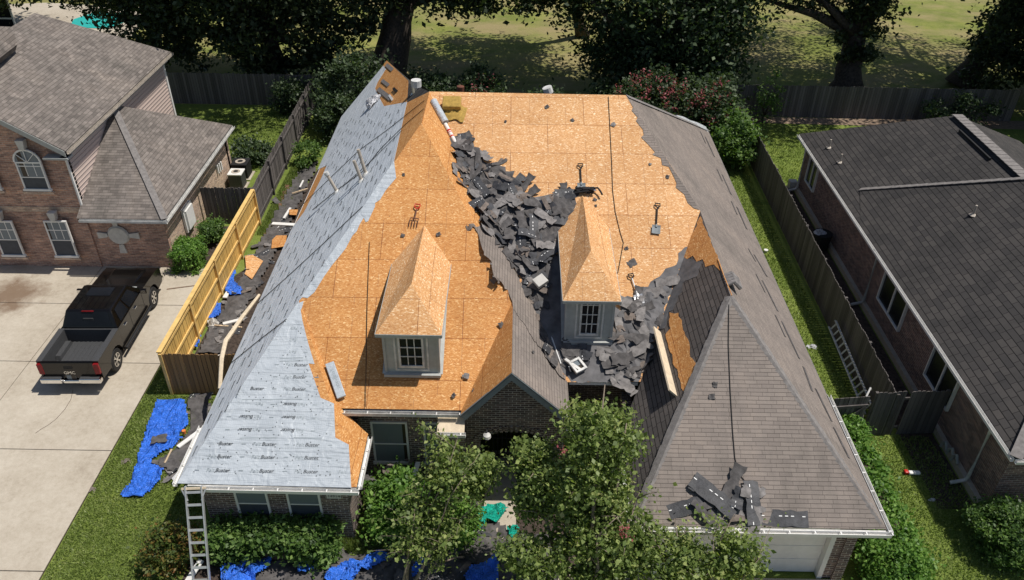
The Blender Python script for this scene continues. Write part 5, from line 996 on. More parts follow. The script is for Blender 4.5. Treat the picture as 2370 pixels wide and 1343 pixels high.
# ================================================================== ground litter
def drape(name, px, mat, label, cat, seed, h=.12, step=8, kind=None, base=.085):
    r = random.Random(seed); px = jag(px, 2.5, 12, seed); xs = [p[0] for p in px]; ys = [p[1] for p in px]; mb = MB(); idx = {}; nx, ny = int((max(xs)-min(xs))/step)+1, int((max(ys)-min(ys))/step)+1
    ph = [r.uniform(0, 6) for _ in range(6)]
    for i in range(nx+1):
        for j in range(ny+1):
            x, y = min(xs)+i*step, min(ys)+j*step
            if not inpoly(x, y, px): continue
            p = un(x, y); z = .45+.5*abs(math.sin(p[0]*4+p[1]*2+ph[0]+.8*math.sin(p[1]*3)))-.2+.35*abs(math.sin(p[0]*7-p[1]*6+ph[1]+math.sin(p[0]*2.5)))+.12*math.sin(p[0]*15+p[1]*13+ph[2])+r.uniform(-.06, .06)
            idx[i, j] = len(mb.v); mb.v.append((p[0]+r.uniform(-.01, .01), p[1]+r.uniform(-.01, .01), base+h*max(0, z)))
    for (i, j) in list(idx):
        if all(k in idx for k in ((i+1, j), (i, j+1), (i+1, j+1))): mb.f.append((idx[i, j], idx[i+1, j], idx[i+1, j+1], idx[i, j+1])[::-1]); mb.m.append(0)
    a = np.array(mb.v); off = (a[:, 0].mean(), a[:, 1].mean(), 0); o = mb.build(name, mat, None, off, smooth=True); o.location = off
    return tag(o, label, cat, None, kind)
drape('tarp', [(362, 930), (395, 930), (428, 926), (437, 960), (440, 990), (418, 1012), (428, 1020), (402, 1042), (372, 1058), (352, 1072), (384, 1092), (376, 1115), (356, 1138), (326, 1158), (283, 1157), (277, 1143), (304, 1122), (312, 1085), (328, 1028), (345, 975)], M['blue'], 'long crumpled blue tarp on the lawn by the front left corner', 'tarp', 1, .11, 4, None, .02)
drape('tarp', [(512, 1336), (535, 1312), (575, 1308), (625, 1300), (660, 1285), (630, 1320), (600, 1345), (590, 1375), (520, 1375)], M['blue'], 'blue tarp bunched under the front hedge', 'tarp', 2, .25, 4)
drape('tarp', [(684, 1308), (720, 1303), (738, 1308), (728, 1328), (700, 1340), (690, 1335)], M['blue'], 'small blue tarp corner among shingles right of the hedge tarp', 'tarp', 3, .14, 4)
drape('tarp', [(750, 1345), (765, 1325), (810, 1308), (845, 1298), (880, 1280), (908, 1290), (905, 1308), (870, 1322), (840, 1330), (820, 1352), (760, 1370)], M['blue'], 'blue tarp strip in front of the grass patch', 'tarp', 4, .18, 4)
drape('tarp', [(950, 1325), (975, 1295), (990, 1300), (975, 1330), (955, 1350)], M['blue'], 'blue tarp scrap beside the left tree stem', 'tarp', 5, .16, 4)
drape('tarp', [(1070, 1340), (1090, 1320), (1130, 1305), (1150, 1290), (1155, 1330), (1160, 1375), (1080, 1375)], M['blue'], 'blue tarp under the middle of the front tree', 'tarp', 6, .2, 4)
drape('tarp', [(1078, 1205), (1105, 1186), (1140, 1176), (1182, 1182), (1170, 1202), (1150, 1222), (1132, 1216), (1114, 1240), (1090, 1228), (1100, 1210)], M['teal'], 'bright teal tarp at the end of the front path', 'tarp', 7, .2, 4)
drape('tarp', [(962, 1290), (985, 1275), (1000, 1290), (975, 1305)], M['teal'], 'dark teal scrap beside the left tree stem', 'tarp', 8, .12, 4)
drape('tarp', [(1170, 1225), (1200, 1220), (1205, 1245), (1180, 1262)], M['teal'], 'teal tarp scrap in the shade of the front tree', 'tarp', 9, .12, 4)
drape('tarp', [(516, 672), (534, 626), (548, 632), (545, 656), (566, 678), (560, 692), (530, 690)], M['blue'], 'blue tarp scrap highest along the yellow fence', 'tarp', 10, .12, 4)
drape('tarp', [(478, 745), (498, 704), (516, 712), (518, 738), (492, 752)], M['blue'], 'blue tarp scrap midway along the yellow fence', 'tarp', 11, .15, 4)
drape('tarp', [(448, 815), (458, 790), (470, 775), (462, 815)], M['blue'], 'blue tarp scrap in the near corner of the yellow fence', 'tarp', 12, .12, 4)
def litter(name, px, seed, h=.10, step=7, mat='torn'): o = drape(name, px, M[mat], None, None, seed, h, step, 'stuff', .012); return o
SIDE = [(455, 822), (500, 735), (560, 640), (600, 560), (650, 470), (690, 400), (730, 372), (740, 380), (700, 470), (640, 590), (590, 690), (540, 770), (520, 824)]
litter('shingle_litter', SIDE, 21, .12, 6)
litter('granule_drift', [(640, 485), (660, 430), (672, 425), (668, 455), (650, 495)], 22, .05, 5, 'redsoil'); litter('granule_drift', [(596, 565), (612, 535), (650, 530), (640, 548)], 23, .05, 5, 'redsoil')
LFT = [(432, 922), (492, 914), (486, 960), (470, 1010), (440, 1060), (408, 1105), (376, 1090), (352, 1074), (402, 1042), (420, 1020), (440, 990)]
litter('shingle_litter', LFT, 24, .10, 6)
FRT = [(520, 1360), (600, 1310), (780, 1262), (900, 1228), (1000, 1190), (1090, 1150), (1180, 1230), (1290, 1240), (1300, 1380), (520, 1380)]
litter('shingle_litter', FRT, 25, .09, 7, 'torn')
heap(SIDE, [GROUND], 30, .12, 'dark torn shingle on the ground between the yellow fence and the house', 'torn shingles in the side yard', 31, tilt=.12)
heap(LFT, [GROUND], 14, .10, 'dark torn shingle on the litter between the long blue tarp and the house', 'torn shingles by the long tarp', 32, tilt=.12)
heap([(600, 1340), (780, 1240), (900, 1228), (1080, 1170), (1130, 1240), (1100, 1370), (620, 1375)], [GROUND], 46, .12, 'torn shingle on the ground in front of the house', 'torn shingles in the front yard', 33, tilt=.15)
for k, (x, y, z) in enumerate([(700, 1255, .95), (880, 1140, 1.1), (905, 1175, 1.0), (855, 1105, 1.0), (900, 1085, 1.2), (715, 1220, 1.0), (945, 1060, 1.0)]):
    r = random.Random(k); shingle(un(x, y, z), (0, 0, 1), r.uniform(0, 3), .3, r.choice([4, 5, 8]), 'torn shingle caught on top of a front bush', 'shingles on the bushes', r, .9)
for k, (x, y) in enumerate([(210, 1134), (292, 1067)]): shingle(un(x, y, .04), (0, 0, 1), .3*k, .05, 4, 'scrap of shingle alone on the open lawn', 'shingle scraps on the lawn', random.Random(k), .7)
shingle(un(368, 1015, .2), (0, 0, 1), .2, .05, 8, 'shingle lying on the long blue tarp', None, rnd, 1.)
def board(a, b_, w, h, mat, label, z=.08, z2=None, name='board'): mb = MB(); mb.beam(un(*a, z), un(*b_, z2 if z2 is not None else z), w, h); return solo(name, mb, M[mat], label, 'board')
board((412, 1035), (466, 995), .14, .04, 'white', 'white board pointing at the house corner', .15); board((400, 1110), (432, 1075), .1, .04, 'white', 'white offcut under the front left gutter corner', .2, .5); board((407, 1122), (440, 1065), .07, .04, 'white', 'thin white stick under the front left gutter corner', .25, .8)
board((381, 1072), (397, 1040), .06, .03, 'wood', 'thin brown stick on the shingle litter', .1); board((520, 690), (540, 656), .16, .05, 'white', 'white board by the highest blue scrap', .12); board((516, 750), (565, 738), .14, .05, 'white', 'white board in the side yard under the bent gutter', .15); board((495, 753), (560, 758), .05, .04, 'wood', 'thin wooden lath in the side yard', .1)
board((630, 518), (682, 521), .2, .06, 'white', 'white board beside the silver roof edge', .15); board((657, 506), (672, 482), .1, .06, 'white', 'white frame side by the orange offcut', .2); board((676, 448), (712, 437), .05, .05, 'wood', 'wooden stick beside the left roof edge', .2); board((694, 434), (702, 418), .07, .05, 'white', 'white stick far along the side yard', .2); board((640, 527), (655, 525), .2, .04, 'white', 'short white scrap in the side yard', .08)
board((500, 826), (520, 823), .12, .05, 'white', 'white scrap behind the brown fence', .1)
board((950, 1130), (968, 1070), .13, .03, 'white', 'white siding board resting on the front bush', 1.1, 1.2)
def panel(px, z, mat, label): mb = MB(); mb.slab([un(x, y, z) for x, y in px], (0, 0, 1), .015); return solo('board_offcut', mb, M[mat], label, 'board')
panel([(567, 592), (585, 590), (609, 604), (583, 646), (566, 634), (570, 625)], .16, 'osb_pale', 'pale five sided board offcut in the side yard'); panel([(630, 555), (640, 545), (664, 545), (660, 570), (628, 575)], .18, 'osb', 'orange board offcut half under the silver roof edge'); panel([(669, 485), (690, 485), (686, 498), (670, 497)], .25, 'osb', 'small orange board in the white frame')
solo('cup', MB().tube([(0, 0, 0), (0, 0, .12)], [.05, .06], 10), M['orange'], 'small orange cup on the long blue tarp', 'cup', off=(0, 0, 0)).location = tuple(un(427, 1003, .15))
solo('cup', MB().tube([(0, 0, 0), (0, 0, .1)], [.07, .09], 10), M['white'], 'white tub on the grass strip beside the long fence', 'cup', off=(0, 0, 0)).location = tuple(un(1772, 583, .02))
t = thing('caulk_bag', 'red and white bag in the shade of the right lawn', 'bag', tuple(un(2107, 1097, .03))); MB().box((.1, 0, .05), (.34, .13, .09)).build('bag', M['white'], t, bevel=.03); MB().box((-.13, .03, .05), (.12, .14, .1)).build('bag_end', M['red'], t, bevel=.03)
crumple('stone_slab', un(2080, 1328, .01), .5, .35, .08, M['stone'], 'pale stone in the grass by the garage corner', 'stone', arr(0, 0, 1), 5)
crumple('paper_scrap', un(1878, 803, .01), .3, .25, .08, M['sheet'], 'white scrap on the grass strip beside the garage slope', 'paper', arr(0, 0, 1), 6)
crumple('paper_scrap', un(2156, 1158, .01), .2, .12, .06, M['sheet'], 'tiny white scrap on the shaded right lawn', 'paper', arr(0, 0, 1), 7)
crumple('plastic_sack', un(455, 750, .05)+arr(.6, 0, 0), .5, .4, .22, M['stone'], 'pale sack under the bent cream gutter', 'sack', arr(0, 0, 1), 8)
t = thing('waste_bin', 'black round tub with a white bag beside the dark house', 'bin', tuple(un(1895, 575, .0))); MB().tube([(0, 0, 0), (0, 0, .75)], [.33, .40], 16).build('tub', M['black'], t); crumple('bag', (0, 0, 0), .4, .4, .2, M['sheet'], None, None, arr(0, 0, 1), 4)
o = bpy.data.objects['bag.001'] if 'bag.001' in bpy.data.objects else None
for o in [x for x in bpy.data.objects if x.name.startswith('bag') and x.parent is None]: o.matrix_world = Matrix.Translation((-.12, 0, .72)); o.parent = t; [o.__delitem__(k) for k in ('label', 'category') if k in o]
mb = MB(); mb.box((0, 0, .2), (.35, .35, .4)); o = solo('utility_box', mb, M['stone'], 'pale box at the rear corner of the dark house', 'box', off=(0, 0, 0)); o.location = tuple(un(1832, 436))
for k, (x, y) in enumerate(((1870, 1310), (1850, 1304))): crumple('paper_scrap', un(x, y, .05), .28, .28, .03, M['torn'], ('larger' if k == 0 else 'smaller')+' dark scrap on the garage driveway', 'scrap', arr(0, 0, 1), 20+k)

board((425, 1360), (466, 1296), .16, .03, 'white', 'white siding strip leaning at the foot of the front ladder', .1, .35)
t = thing('bucket', 'black bucket against the wall under the left front window', 'bucket', (-6.35, 13.42, 0)); MB().tube([(0, 0, .0), (0, 0, .95)], [.17, .22], 14).build('tub', M['black'], t); MB().tube([(0, 0, .95), (0, 0, 1.0)], [.24, .2], 14).build('lid', M['black'], t)
p = ony(1127, 1008, 14.95); t = thing('wall_lantern', 'round clear glass lantern beside the arched entry', 'lamp', tuple(p)); MB().tube([(0, 0, -.12), (0, 0, -.06), (0, 0, .02), (0, 0, .08)], [.05, .11, .10, .03], 12).build('globe', M['white_dirty'], t); MB().beam((0, .0, .1), (0, .12, .14), .03, .03).build('bracket', M['black'], t)
crumple('cloth', un(2350, 1195, .0), .6, .5, .35, M['stone'], 'grey cloth heap by the front wall at the right frame edge', 'cloth', arr(0, 0, 1), 31)
for k, (x, y, v, a) in enumerate(((1260, 770, 8, 1.1), (1268, 800, 3, 1.2), (1285, 830, 0, 1.15), (1247, 735, 4, .4))): shingle(RS.hit(x, y, .05), RS.n, a, .06, v, 'torn shingle along the metal strip at the edge of the shingled slope', 'torn shingles along the metal strip', random.Random(k+7), .9)
# ================================================================== foliage
def leaf_quads(C, size, seed, flat=.35, asp=1.7):
    r = np.random.default_rng(seed); N = len(C); n = r.normal(size=(N, 3)); n[:, 2] = np.abs(n[:, 2])+flat; n /= np.linalg.norm(n, axis=1)[:, None]
    a = r.normal(size=(N, 3)); a -= (a*n).sum(1)[:, None]*n; a /= np.linalg.norm(a, axis=1)[:, None]; b = np.cross(n, a); s = size*(.45+1.1*r.random(N)**1.5)[:, None]
    V = np.stack([C-a*s*asp*.5, C+b*s*.5+n*s*.12, C+a*s*asp*.5, C-b*s*.5+n*s*.12], 1).reshape(-1, 3); return V, np.arange(4*N).reshape(N, 4)
def cloud(center, rad, clumps, per, csz, seed, shell=.55, low=-1., squash=1., box=False, boxy=0):
    r = np.random.default_rng(seed); P = []
    while len(P) < clumps:
        v = r.normal(size=3); v /= np.linalg.norm(v); 
        if box: v = r.uniform(-1, 1, 3); k = r.integers(0, 3); v[k] = np.sign(v[k]) if k != 2 or v[2] > 0 else 1.; v *= r.uniform(.82, 1.)
        else: v *= r.uniform(shell, 1.)**.6
        if v[2] < low: continue
        P.append(v*rad)
    P = np.array(P)+center; S = csz*r.uniform(.6, 1.4, clumps); C = np.repeat(P, per, 0)+r.normal(size=(clumps*per, 3))*np.repeat(S, per)[:, None]*np.array([1, 1, .7]); return C, P
LS = .72
def foliage(name, C, size, mat, seed, par=None, flat=.35, asp=1.7):
    C = C[C[:, 2] > .02]; off = np.array(par.location) if par is not None else np.zeros(3); V, Q = leaf_quads(C-off, size*LS, seed, flat, asp)
    o = bpy.data.objects.new(name, fast_mesh(name, V, Q, mat)); COL.objects.link(o); o.parent = par; return o
def limbs(base, tips, r0, mat, par, seed, fork=.45, name='trunk', lean=(0, 0, 0), wig=.1):
    r = random.Random(seed); off = tuple(par.location); base = np.array(base, float); top = np.mean(tips, 0); mid = base+(top-base)*fork+np.array(lean); mb = MB()
    n = 5; pts = [base+(mid-base)*i/n+np.array([r.uniform(-wig, wig), r.uniform(-wig, wig), 0])*(0 < i < n) for i in range(n+1)]; mb.tube(pts, [r0*(1.35 if i == 0 else 1)*(1-.35*i/n) for i in range(n+1)], 10)
    for tp in tips:
        tp = np.array(tp); q = mid+(tp-mid)*.5+np.array([r.uniform(-.3, .3), r.uniform(-.3, .3), r.uniform(-.1, .3)])*np.linalg.norm(tp-mid)*.25; mb.tube([mid, q, tp], [r0*.5, r0*.28, r0*.08], 7)
    return mb.build(name, mat, par, off, smooth=True)
PERM = 1.5
def tree(name, label, cat, base, crowns, r0, leaf, lmat, bmat, seed, group=None, tips=None, fork=.45, lean=(0, 0, 0), flat=.35, extra=()):
    t = thing(name, label, cat, tuple(base), group=group); Cs = []; Ps = []
    for k, (c, rad, cl, per, cs) in enumerate(crowns): C, P = cloud(np.array(c, float), np.array(rad, float), cl, int(per*PERM), cs, seed*31+k, .35); Cs.append(C); Ps.append(P[::max(1, len(P)//8)])
    limbs(base, tips if tips is not None else list(np.concatenate(Ps)[:16]), r0, bmat, t, seed, fork, lean=lean); foliage('crown', np.concatenate(Cs), leaf, lmat, seed, t, flat); return t
OD, BK_ = M['leaf_dark'], M['leaf_back']; bk = M['bark']
# field oaks beyond the back fence
tree('oak_tree', 'thick ivy covered oak trunk rising behind the rear peak of the orange roof', 'tree', (-7.9, 45.6, 0), [((-3.5, 46.5, 9.6), (8.5, 5.5, 4.2), 150, 120, .7), ((-8.2, 45.4, 6), (1.6, 1.4, 3.4), 26, 90, .45), ((-1.5, 44.6, 6.2), (4.2, 2.2, 1.6), 34, 110, .5), ((5, 48.5, 13), (6, 4.5, 2.2), 60, 90, .8)], 1.15, .24, OD, bk, 1, fork=.6)  # last, highest clump group is out of view, added to shade the field
tree('oak_tree', 'broad dark tree mass behind the left roof gable, nearest the fence', 'tree', (-14.5, 46.8, 0), [((-14.5, 46.5, 8.5), (6, 4.6, 6), 170, 120, .7), ((-13.5, 45.2, 3), (4.5, 1.8, 2.6), 60, 110, .5), ((-14, 41.2, 12.4), (6.5, 4.2, 2.2), 46, 90, .7), ((-18.6, 46.3, 4.6), (2.4, 1.5, 3.6), 46, 100, .5)], .6, .24, OD, bk, 2)  # high forward clumps sit above the view, added to shade the left yard
tree('oak_tree', 'dark tree over the pool beyond the two storey roof', 'tree', (-23, 49.5, 0), [((-22.5, 49.0, 7.6), (5.2, 4.2, 5.), 130, 120, .7), ((-21.5, 47.5, 3), (2.5, 2., 2.4), 30, 100, .5), ((-26.5, 51.5, 4.6), (2.6, 1.6, 2.2), 34, 110, .5), ((-30.8, 53.0, 5.6), (2.4, 1.4, 1.3), 20, 100, .5)], .55, .24, OD, bk, 3)
tree('oak_tree', 'leafy tree at the far top left corner', 'tree', (-37.5, 56, 0), [((-36.8, 55.5, 5.6), (4.4, 3.6, 4.2), 90, 110, .7), ((-33.5, 53.5, 4.6), (3.2, 1.6, 2.0), 34, 110, .5)], .45, .26, OD, bk, 4)
tree('oak_tree', 'large dark tree behind the red blossoms', 'tree', (8.2, 45.5, 0), [((8.0, 44.8, 6.4), (5.6, 4.0, 6.2), 240, 120, .65), ((8.3, 43.2, 2.2), (4.2, 2., 2.2), 60, 100, .5)], .8, .22, BK_, bk, 5)
tree('oak_tree', 'forked oak standing alone in the field behind the right back fence', 'tree', (19.8, 46.6, 0), [((20.5, 47.5, 11), (7.5, 5.5, 3.6), 130, 110, .75), ((16.2, 47.3, 5.4), (3.0, 2., 1.3), 26, 70, .45), ((21.2, 46.3, 6.3), (2.2, 1.8, 2.1), 26, 80, .4), ((19.6, 46.3, 3.8), (1.15, 1.1, 2.8), 34, 60, .3), ((17.5, 43.0, 12.8), (6.0, 3.6, 2.0), 60, 90, .7), ((19, 53, 13.5), (9, 4.5, 2.5), 70, 90, .8), ((21, 47, 13.8), (9, 2.6, 2.), 60, 90, .8), ((25.5, 58, 14.5), (7, 3., 2.2), 40, 90, .8)], .85, .21, OD, bk, 6, tips=[(13.8, 47, 5.2), (15.6, 48, 6), (22.5, 47, 9.5), (24, 48, 11), (20, 48, 10), (17, 46.5, 5.4)], fork=.42, lean=(.3, 0, 0))  # high outlying clumps are unseen, added to cast shade on field and yard
tree('oak_tree', 'leaning oak at the right end of the field, half behind dark foliage', 'tree', (27.0, 47.5, 0), [((29, 48.5, 10.5), (7, 5, 3.5), 100, 110, .75), ((33, 54, 14), (5, 4, 2.4), 44, 90, .8), ((28.0, 46.0, 3.4), (2.0, 1.5, 3.2), 44, 90, .4), ((25.8, 48, 6.6), (3.2, 1.8, .9), 18, 80, .4), ((31.5, 46.4, 4.5), (3.6, 2.6, 4.4), 90, 120, .55)], .72, .22, OD, bk, 7, lean=(1.0, 0, 0), fork=.55)  # far high clump group lies out of view, put in for field shade
tree('oak_tree', 'small crown hanging into the top edge of the field', 'tree', (4.5, 56, 0), [((1.0, 52.0, 10.8), (6, 4, 3.0), 70, 110, .7)], .4, .24, OD, bk, 8)
tree('oak_tree', 'dark bush like tree at the right frame edge behind the dark house', 'tree', (32, 41.5, 0), [((31.6, 41.2, 3.2), (4.2, 2.6, 3.4), 110, 120, .5), ((29.5, 40.5, 12.5), (5, 4, 2.), 60, 90, .7)], .4, .2, OD, bk, 9)  # second, high clump group is unseen, added to shade the ground below
# back yard shrubs and crape myrtles
def shrub(label, base, rad, leaf, mat, seed, cl=40, per=80, cs=.22, box=False, group=None, cat='shrub', name='shrub', flat=.4, zc=None, stem=.07, clampz=0.1):
    zc = rad[2] if zc is None else zc; t = thing(name, label, cat, tuple(base), group=group); C, P = cloud(np.array([base[0], base[1], base[2]+zc]), np.array(rad, float), cl, int(per*1.5), cs, seed, .5, box=box)
    foliage('foliage', C, leaf, mat, seed, t, flat); limbs(base, list(P[:7]), stem, M['bark'], t, seed, .3, 'stem'); return t
def gp(x, y): p = un(x, y); return (p[0], p[1], 0)
shrub('tall dark shrub mass behind the silver roof, next to the fence corner', (-8.5, 40.5, 0), (1.8, 1.6, 2.1), .16, BK_, 21, 66, 90, .35)
shrub('dark shrub behind the rear peak of the roof', (-5.2, 41.5, 0), (1.8, 1.4, 1.3), .16, BK_, 22, 60, 90, .35)
shrub('low shrub behind the left part of the ridge', (-1.6, 40.0, 0), (1.9, 1.3, 1.0), .15, BK_, 23, 34, 90, .3)
shrub('low dark shrub behind the middle of the ridge', (1.6, 40.3, 0), (1.7, 1.3, 1.1), .15, BK_, 24, 30, 90, .3)
shrub('shrub behind the ridge beside the white roof vent', (4.4, 39.9, 0), (1.5, 1.4, 1.3), .15, BK_, 25, 36, 90, .3)
for k, (x, y, z, rx, lab) in enumerate(((6.6, 39.2, 1.9, 1.8, 'red flowering crape myrtle, left of the pair behind the ridge'), (9.3, 38.8, 1.75, 1.8, 'red flowering crape myrtle, right of the pair behind the grey hip'), (-2.2, 42.2, 1.2, 1.3, 'small pink flowering bush behind the chimney flue'))):
    t = shrub(lab, (x, y, 0), (rx, 1.6, z), .15, BK_, 30+k, 60, 90, .28, name='crape_myrtle', cat='flowering bush', stem=.1)
    r = np.random.default_rng(k); th = r.uniform(0, 2*np.pi, 26 if k < 2 else 10); ph = r.uniform(.1, .95, len(th)); Pc = np.stack([x+rx*np.cos(th)*np.sqrt(1-ph**2), y-1.6*np.abs(np.sin(th))*np.sqrt(1-ph**2), z+z*ph], 1); C = np.repeat(Pc, 26, 0)+r.normal(size=(len(Pc)*26, 3))*np.array([.11, .11, .17]); foliage('blossom', C, .085, M['flower'], 40+k, t)
shrub('green shrub by the back right corner of the roof', (10.6, 36.5, 0), (.95, 1.4, 1.3), .14, M['leaf_mid'], 44, 50, 80, .25)
shrub('dark shrub against the long fence behind the house', (10.4, 39.4, 0), (1.1, 1.6, 1.7), .14, BK_, 45, 40, 80, .25)
shrub('small airy young tree in front of the right back fence', gp(1765, 285), (.85, .7, 1.5), .12, M['leaf_mid'], 46, 22, 34, .2, name='young_tree', cat='small tree', zc=1.5)
shrub('dark shrub by the air conditioners behind the left house', (-13.0, 35.9, 0), (1.0, .8, .5), .12, BK_, 47, 26, 80, .2)
shrub('dark shrub in the shady corner where the grey fences meet', (-12.4, 42.0, 0), (.9, .7, .9), .13, BK_, 48, 26, 80, .25)
shrub('sunlit yellow green weed inside the grey fence', (-10.2, 35.6, 0), (.6, .8, .6), .10, M['leaf_mid'], 49, 20, 60, .15)
shrub('dark bush in the side yard behind the weed', (-9.4, 38.8, 0), (1.1, 1.1, 1.3), .13, BK_, 50, 34, 80, .25)
shrub('lone bush by the right house rear window', (24, 41.4, 0), (2.2, .9, .9), .14, BK_, 51, 30, 80, .25)
# hedges and bushes by the houses
def hedge(label, c, half, leaf, mat, seed, cl, per=60, cs=.10, cat='hedge', name='hedge'):
    t = thing(name, label, cat, (c[0], c[1], 0)); C, P = cloud(np.array([c[0], c[1], half[2]]), np.array(half, float), cl, int(per*1.6), cs, seed, box=True); foliage('foliage', C, leaf, mat, seed, t, .4); 
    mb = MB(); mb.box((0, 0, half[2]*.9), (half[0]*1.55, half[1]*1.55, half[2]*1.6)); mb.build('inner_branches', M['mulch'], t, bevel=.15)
    return t
hedge('square bright hedge at the corner of the left house', (-12.95, 26.6), (.46, .62, .5), .07, M['leaf_bright'], 60, 90)
shrub('rounded shrub behind the square hedge of the left house', (-12.6, 28.5, 0), (.48, .52, .5), .075, M['leaf_mid'], 61, 40, 80, .13)
hedge('wide leafy hedge under the two front left windows', (-6.12, 13.12), (1.5, .36, .52), .10, M['leaf_mid'], 62, 170, 60, .13)
shrub('tall green bush right of the front left wing', (-3.0, 14.2, 0), (.82, .95, .72), .10, M['leaf_bright'], 63, 70, 90, .18, stem=.05)
shrub('small green bush below the arched entry, left of the path', (-1.5, 14.0, 0), (.6, .8, .5), .09, M['leaf_bright'], 64, 40, 80, .15)
shrub('bronze tipped bush left of the ladder', (-8.65, 12.85, 0), (.55, .6, .6), .075, M['leaf_nandina'], 65, 60, 70, .15, name='bush', cat='bush')
hedge('long bright hedge along the right side of the garage', (9.8, 15.1), (.62, 2.5, .55), .085, M['leaf_bright'], 66, 210, 60, .12)
shrub('bright bush at the near end of the garage hedge', (9.75, 12.6, 0), (.8, .75, .62), .085, M['leaf_bright'], 67, 60, 80, .15)
shrub('round clipped shrub at the right frame edge', gp(2320, 1265), (1.0, .95, .72), .075, M['leaf_mid'], 68, 110, 90, .13, zc=.6)
# foreground trees
def front_tree(label, base, tips, crowns, seed, r0=.06, n=70):
    t = thing('small_tree', label, 'small tree', tuple(base)); r = random.Random(seed); mb = MB(); Cs = []; base = np.array(base, float); rs = np.random.default_rng(seed)
    for tp in tips:
        tp = np.array(tp, float); b = base+np.array([r.uniform(-.12, .12), r.uniform(-.12, .12), 0]); m1 = b+(tp-b)*.35+np.array([r.uniform(-.12, .12), r.uniform(-.12, .12), .18]); m2 = b+(tp-b)*.7+np.array([r.uniform(-.15, .15), r.uniform(-.15, .15), .12]); pts = [b, m1, m2, tp]; mb.tube(pts, [r0, r0*.7, r0*.4, r0*.12], 7)
        for k in range(9):
            u = r.uniform(.3, 1); q = (m1+(m2-m1)*(u-.3)/.4) if u < .7 else (m2+(tp-m2)*(u-.7)/.3); e = q+np.array([r.gauss(0, .4), r.gauss(0, .4), r.uniform(-.05, .5)]); mb.tube([q, (q+e)/2+np.array([0, 0, .06]), e], [r0*.25, r0*.15, .004], 5)
            nn = int(n*.6); tt = rs.uniform(.25, 1.1, nn)[:, None]; Cs.append(q+(e-q)*tt+rs.normal(size=(nn, 3))*.11)
    for c, rad, cl in crowns:
        C, P = cloud(np.array(c, float), np.array(rad, float), cl, n, .15, seed*7+cl, .3); Cs.append(C)
    mb.build('trunk', M['bark_pale'], t, tuple(base), smooth=True); foliage('crown', np.concatenate(Cs), .10, M['leaf_myrtle'], seed, t, .3, 1.45); return t
P2 = lambda x, y, Y: tuple(ony(x, y, Y))
front_tree('small multi stemmed tree in front of the entry, left of the path', un(930, 1400), [P2(1060, 1010, 13.3), P2(1000, 1060, 13.3), P2(1110, 1050, 13.0), P2(1125, 1150, 12.8), P2(960, 1190, 12.2), P2(1050, 1240, 12.0), P2(1025, 1000, 13.6)], [(P2(1060, 1080, 13.3), (.9, .55, .55), 56), (P2(985, 1190, 12.8), (.6, .5, .45), 22), (P2(1100, 1120, 13.0), (.42, .4, .38), 14), (P2(1000, 1265, 12.3), (.5, .35, .3), 12)], 71, .036, 48)
front_tree('large bushy tree between the entry and the garage', un(1340, 1500), [P2(1400, 890, 12.8), P2(1300, 980, 12.8), P2(1450, 980, 12.4), P2(1250, 1080, 12.4), P2(1480, 1140, 11.8), P2(1220, 1260, 11.6), P2(1380, 1240, 11.2), P2(1330, 1000, 12.9)], [(P2(1390, 1010, 12.6), (1.0, .8, .85), 95), (P2(1340, 1120, 12.2), (1.15, .9, .8), 120), (P2(1400, 1230, 11.7), (1.15, .8, .6), 90), (P2(1230, 1290, 11.2), (.8, .5, .5), 40), (P2(1245, 1150, 12.4), (.6, .5, .6), 44), (P2(1235, 1060, 12.8), (.42, .4, .45), 28)], 72, .09, 50)
front_tree('leafy low tree in front of the garage door', un(1600, 1480), [P2(1560, 1200, 11.6), P2(1700, 1190, 11.5), P2(1650, 1240, 11.3), P2(1500, 1220, 11.5), P2(1760, 1290, 11.0)], [(P2(1550, 1290, 11.3), (.9, .6, .5), 60), (P2(1700, 1290, 11.2), (.65, .5, .55), 46), (P2(1400, 1345, 11.0), (1.0, .4, .4), 40)], 73, .06, 46)
for k, (x, y) in enumerate(((1447, 1223), (1437, 1232), (1305, 1046), (1451, 1241))):
    p = ony(x, y, 11.15); r = np.random.default_rng(k); C = p+r.normal(size=(30, 3))*.05; 
    o = foliage('blossom', C, .045, M['flower'], 200+k, None); tag(o, ('red blossom at the right edge of the large front tree', 'red blossom just left of the highest one by the garage gutter', 'single red blossom in the middle of the large front tree', 'lowest red blossom by the garage gutter')[k], 'blossom')
# fallen stems on the front litter
for a, b_, lab in (((1095, 1160), (1050, 1245), 'bare pale branch standing below the teal tarp'), ((1030, 1300), (1075, 1290), 'thin fallen twig in the front litter')):
    mb = MB(); mb.tube([un(*b_, .05), (un(*a, 1.0)+un(*b_, .05))/2+arr(.05, 0, .1), un(*a, 1.2)], [.035, .025, .015], 7); solo('branch', mb, M['bark_pale'], lab, 'branch')
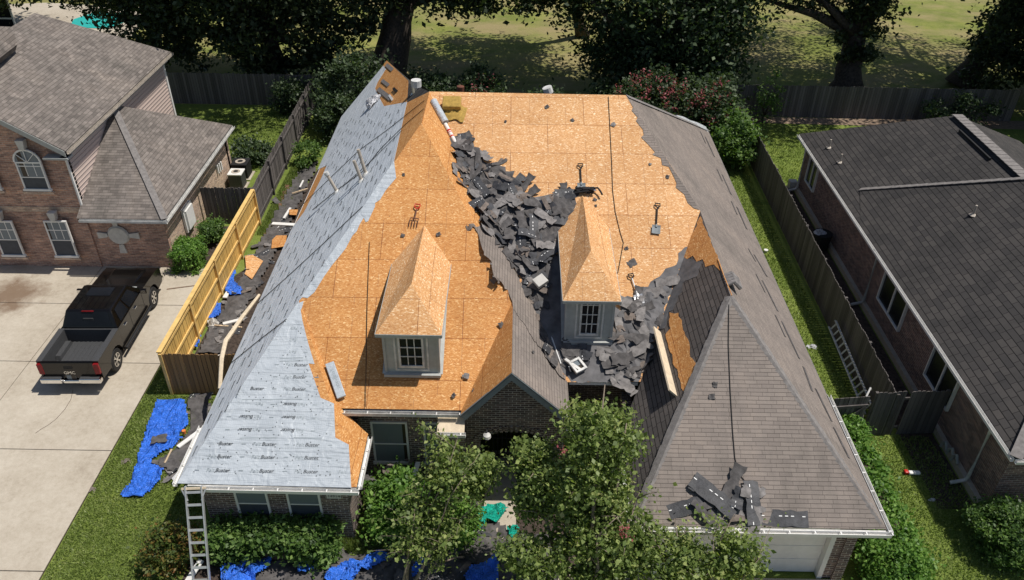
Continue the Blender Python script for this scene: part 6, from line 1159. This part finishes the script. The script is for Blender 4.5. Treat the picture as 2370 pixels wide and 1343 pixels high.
# grass blades near the camera
def blades(name, polys, N, h, seed):
    r = np.random.default_rng(seed); rp_ = random.Random(seed); P = []
    for i in range(N): x, y = rin(polys[i % len(polys)], rp_); P.append((x, y, 0))
    P = np.array(P); a = r.uniform(0, 2*np.pi, N); w = .012+.012*r.random(N); hh = h*r.uniform(.5, 1.3, N); d = np.stack([np.cos(a)*w, np.sin(a)*w, 0*a], 1); t = P+np.stack([r.normal(0, .035, N), r.normal(0, .035, N), hh], 1)
    V = np.stack([P-d, P+d, t], 1).reshape(-1, 3); o = bpy.data.objects.new(name, fast_mesh(name, V, np.arange(3*N).reshape(N, 3), M['blade'])); COL.objects.link(o); return tag(o, kind='stuff')
LW = [(-11.9, 9), (-11.9, 26.3), (-11.2, 26.3), (-11.2, 19.1), (-8.6, 19.0), (-8.6, 13), (-8.2, 9)]
RWd = [(9.2, 9), (9.2, 17.8), (12.9, 17.8), (13.1, 14.9), (16, 14), (16, 9)]; RS_ = [(9.2, 17.8), (9.2, 41), (11.4, 41), (11.2, 17.8)]
blades('grass', [LW], 60000, .07, 1); blades('grass', [RWd], 42000, .07, 2); blades('grass', [RS_], 26000, .08, 3); blades('grass', [[(-16, 35), (-11.6, 35), (-11.6, 42), (-17, 42)], [(12, 34.5), (19, 34.5), (19, 41), (12, 41)], [(-11, 29), (-10.4, 29), (-9.9, 36), (-11, 36)]], 36000, .10, 4)
tag(sheet('grass_patch', [(770, 1245), (820, 1225), (880, 1232), (900, 1262), (870, 1290), (810, 1285)], .07, M['grass']), kind='structure')
g = [tuple(un(x, y)[:2]) for x, y in ((770, 1245), (820, 1225), (880, 1232), (900, 1262), (870, 1290), (810, 1285))]; o = blades('grass', [g], 5000, .2, 5)
# ================================================================== far left: pool and patio
sheet('pool_deck', [(-33, 54), (-26.5, 54), (-26.5, 61), (-36, 62), (-46, 60), (-46, 54)], .03, M['concrete'], world=True)
solo('swimming_pool', MB().slab([(-31.5, 56.2, .06), (-28.8, 56, .06), (-28.2, 57.4, .06), (-28.6, 59.6, .06), (-31.2, 59.8, .06), (-32, 58.0, .06)], (0, 0, 1), .05), M['pool'], 'turquoise swimming pool glimpsed above the two storey roof', 'pool')
t = thing('patio_enclosure', 'white framed patio screen at the top left corner', 'patio', tuple(un(25, 66)))
for a, b_ in (((-2, 0, 0), (-2, 0, 2.4)), ((.4, 0, 0), (.4, 0, 2.4)), ((-2, 0, 2.4), (.4, 0, 2.4)), ((-2, 0, .7), (.4, 0, .7)), ((-2, 2.5, 2.4), (.4, 2.5, 2.4)), ((.4, 0, 2.4), (.4, 2.5, 2.4))): MB().beam(a, b_, .1, .1).build('frame', M['white'], t)
MB().b2((-2, .02, .05), (.4, .03, 2.35)).build('panel', M['glass'], t)
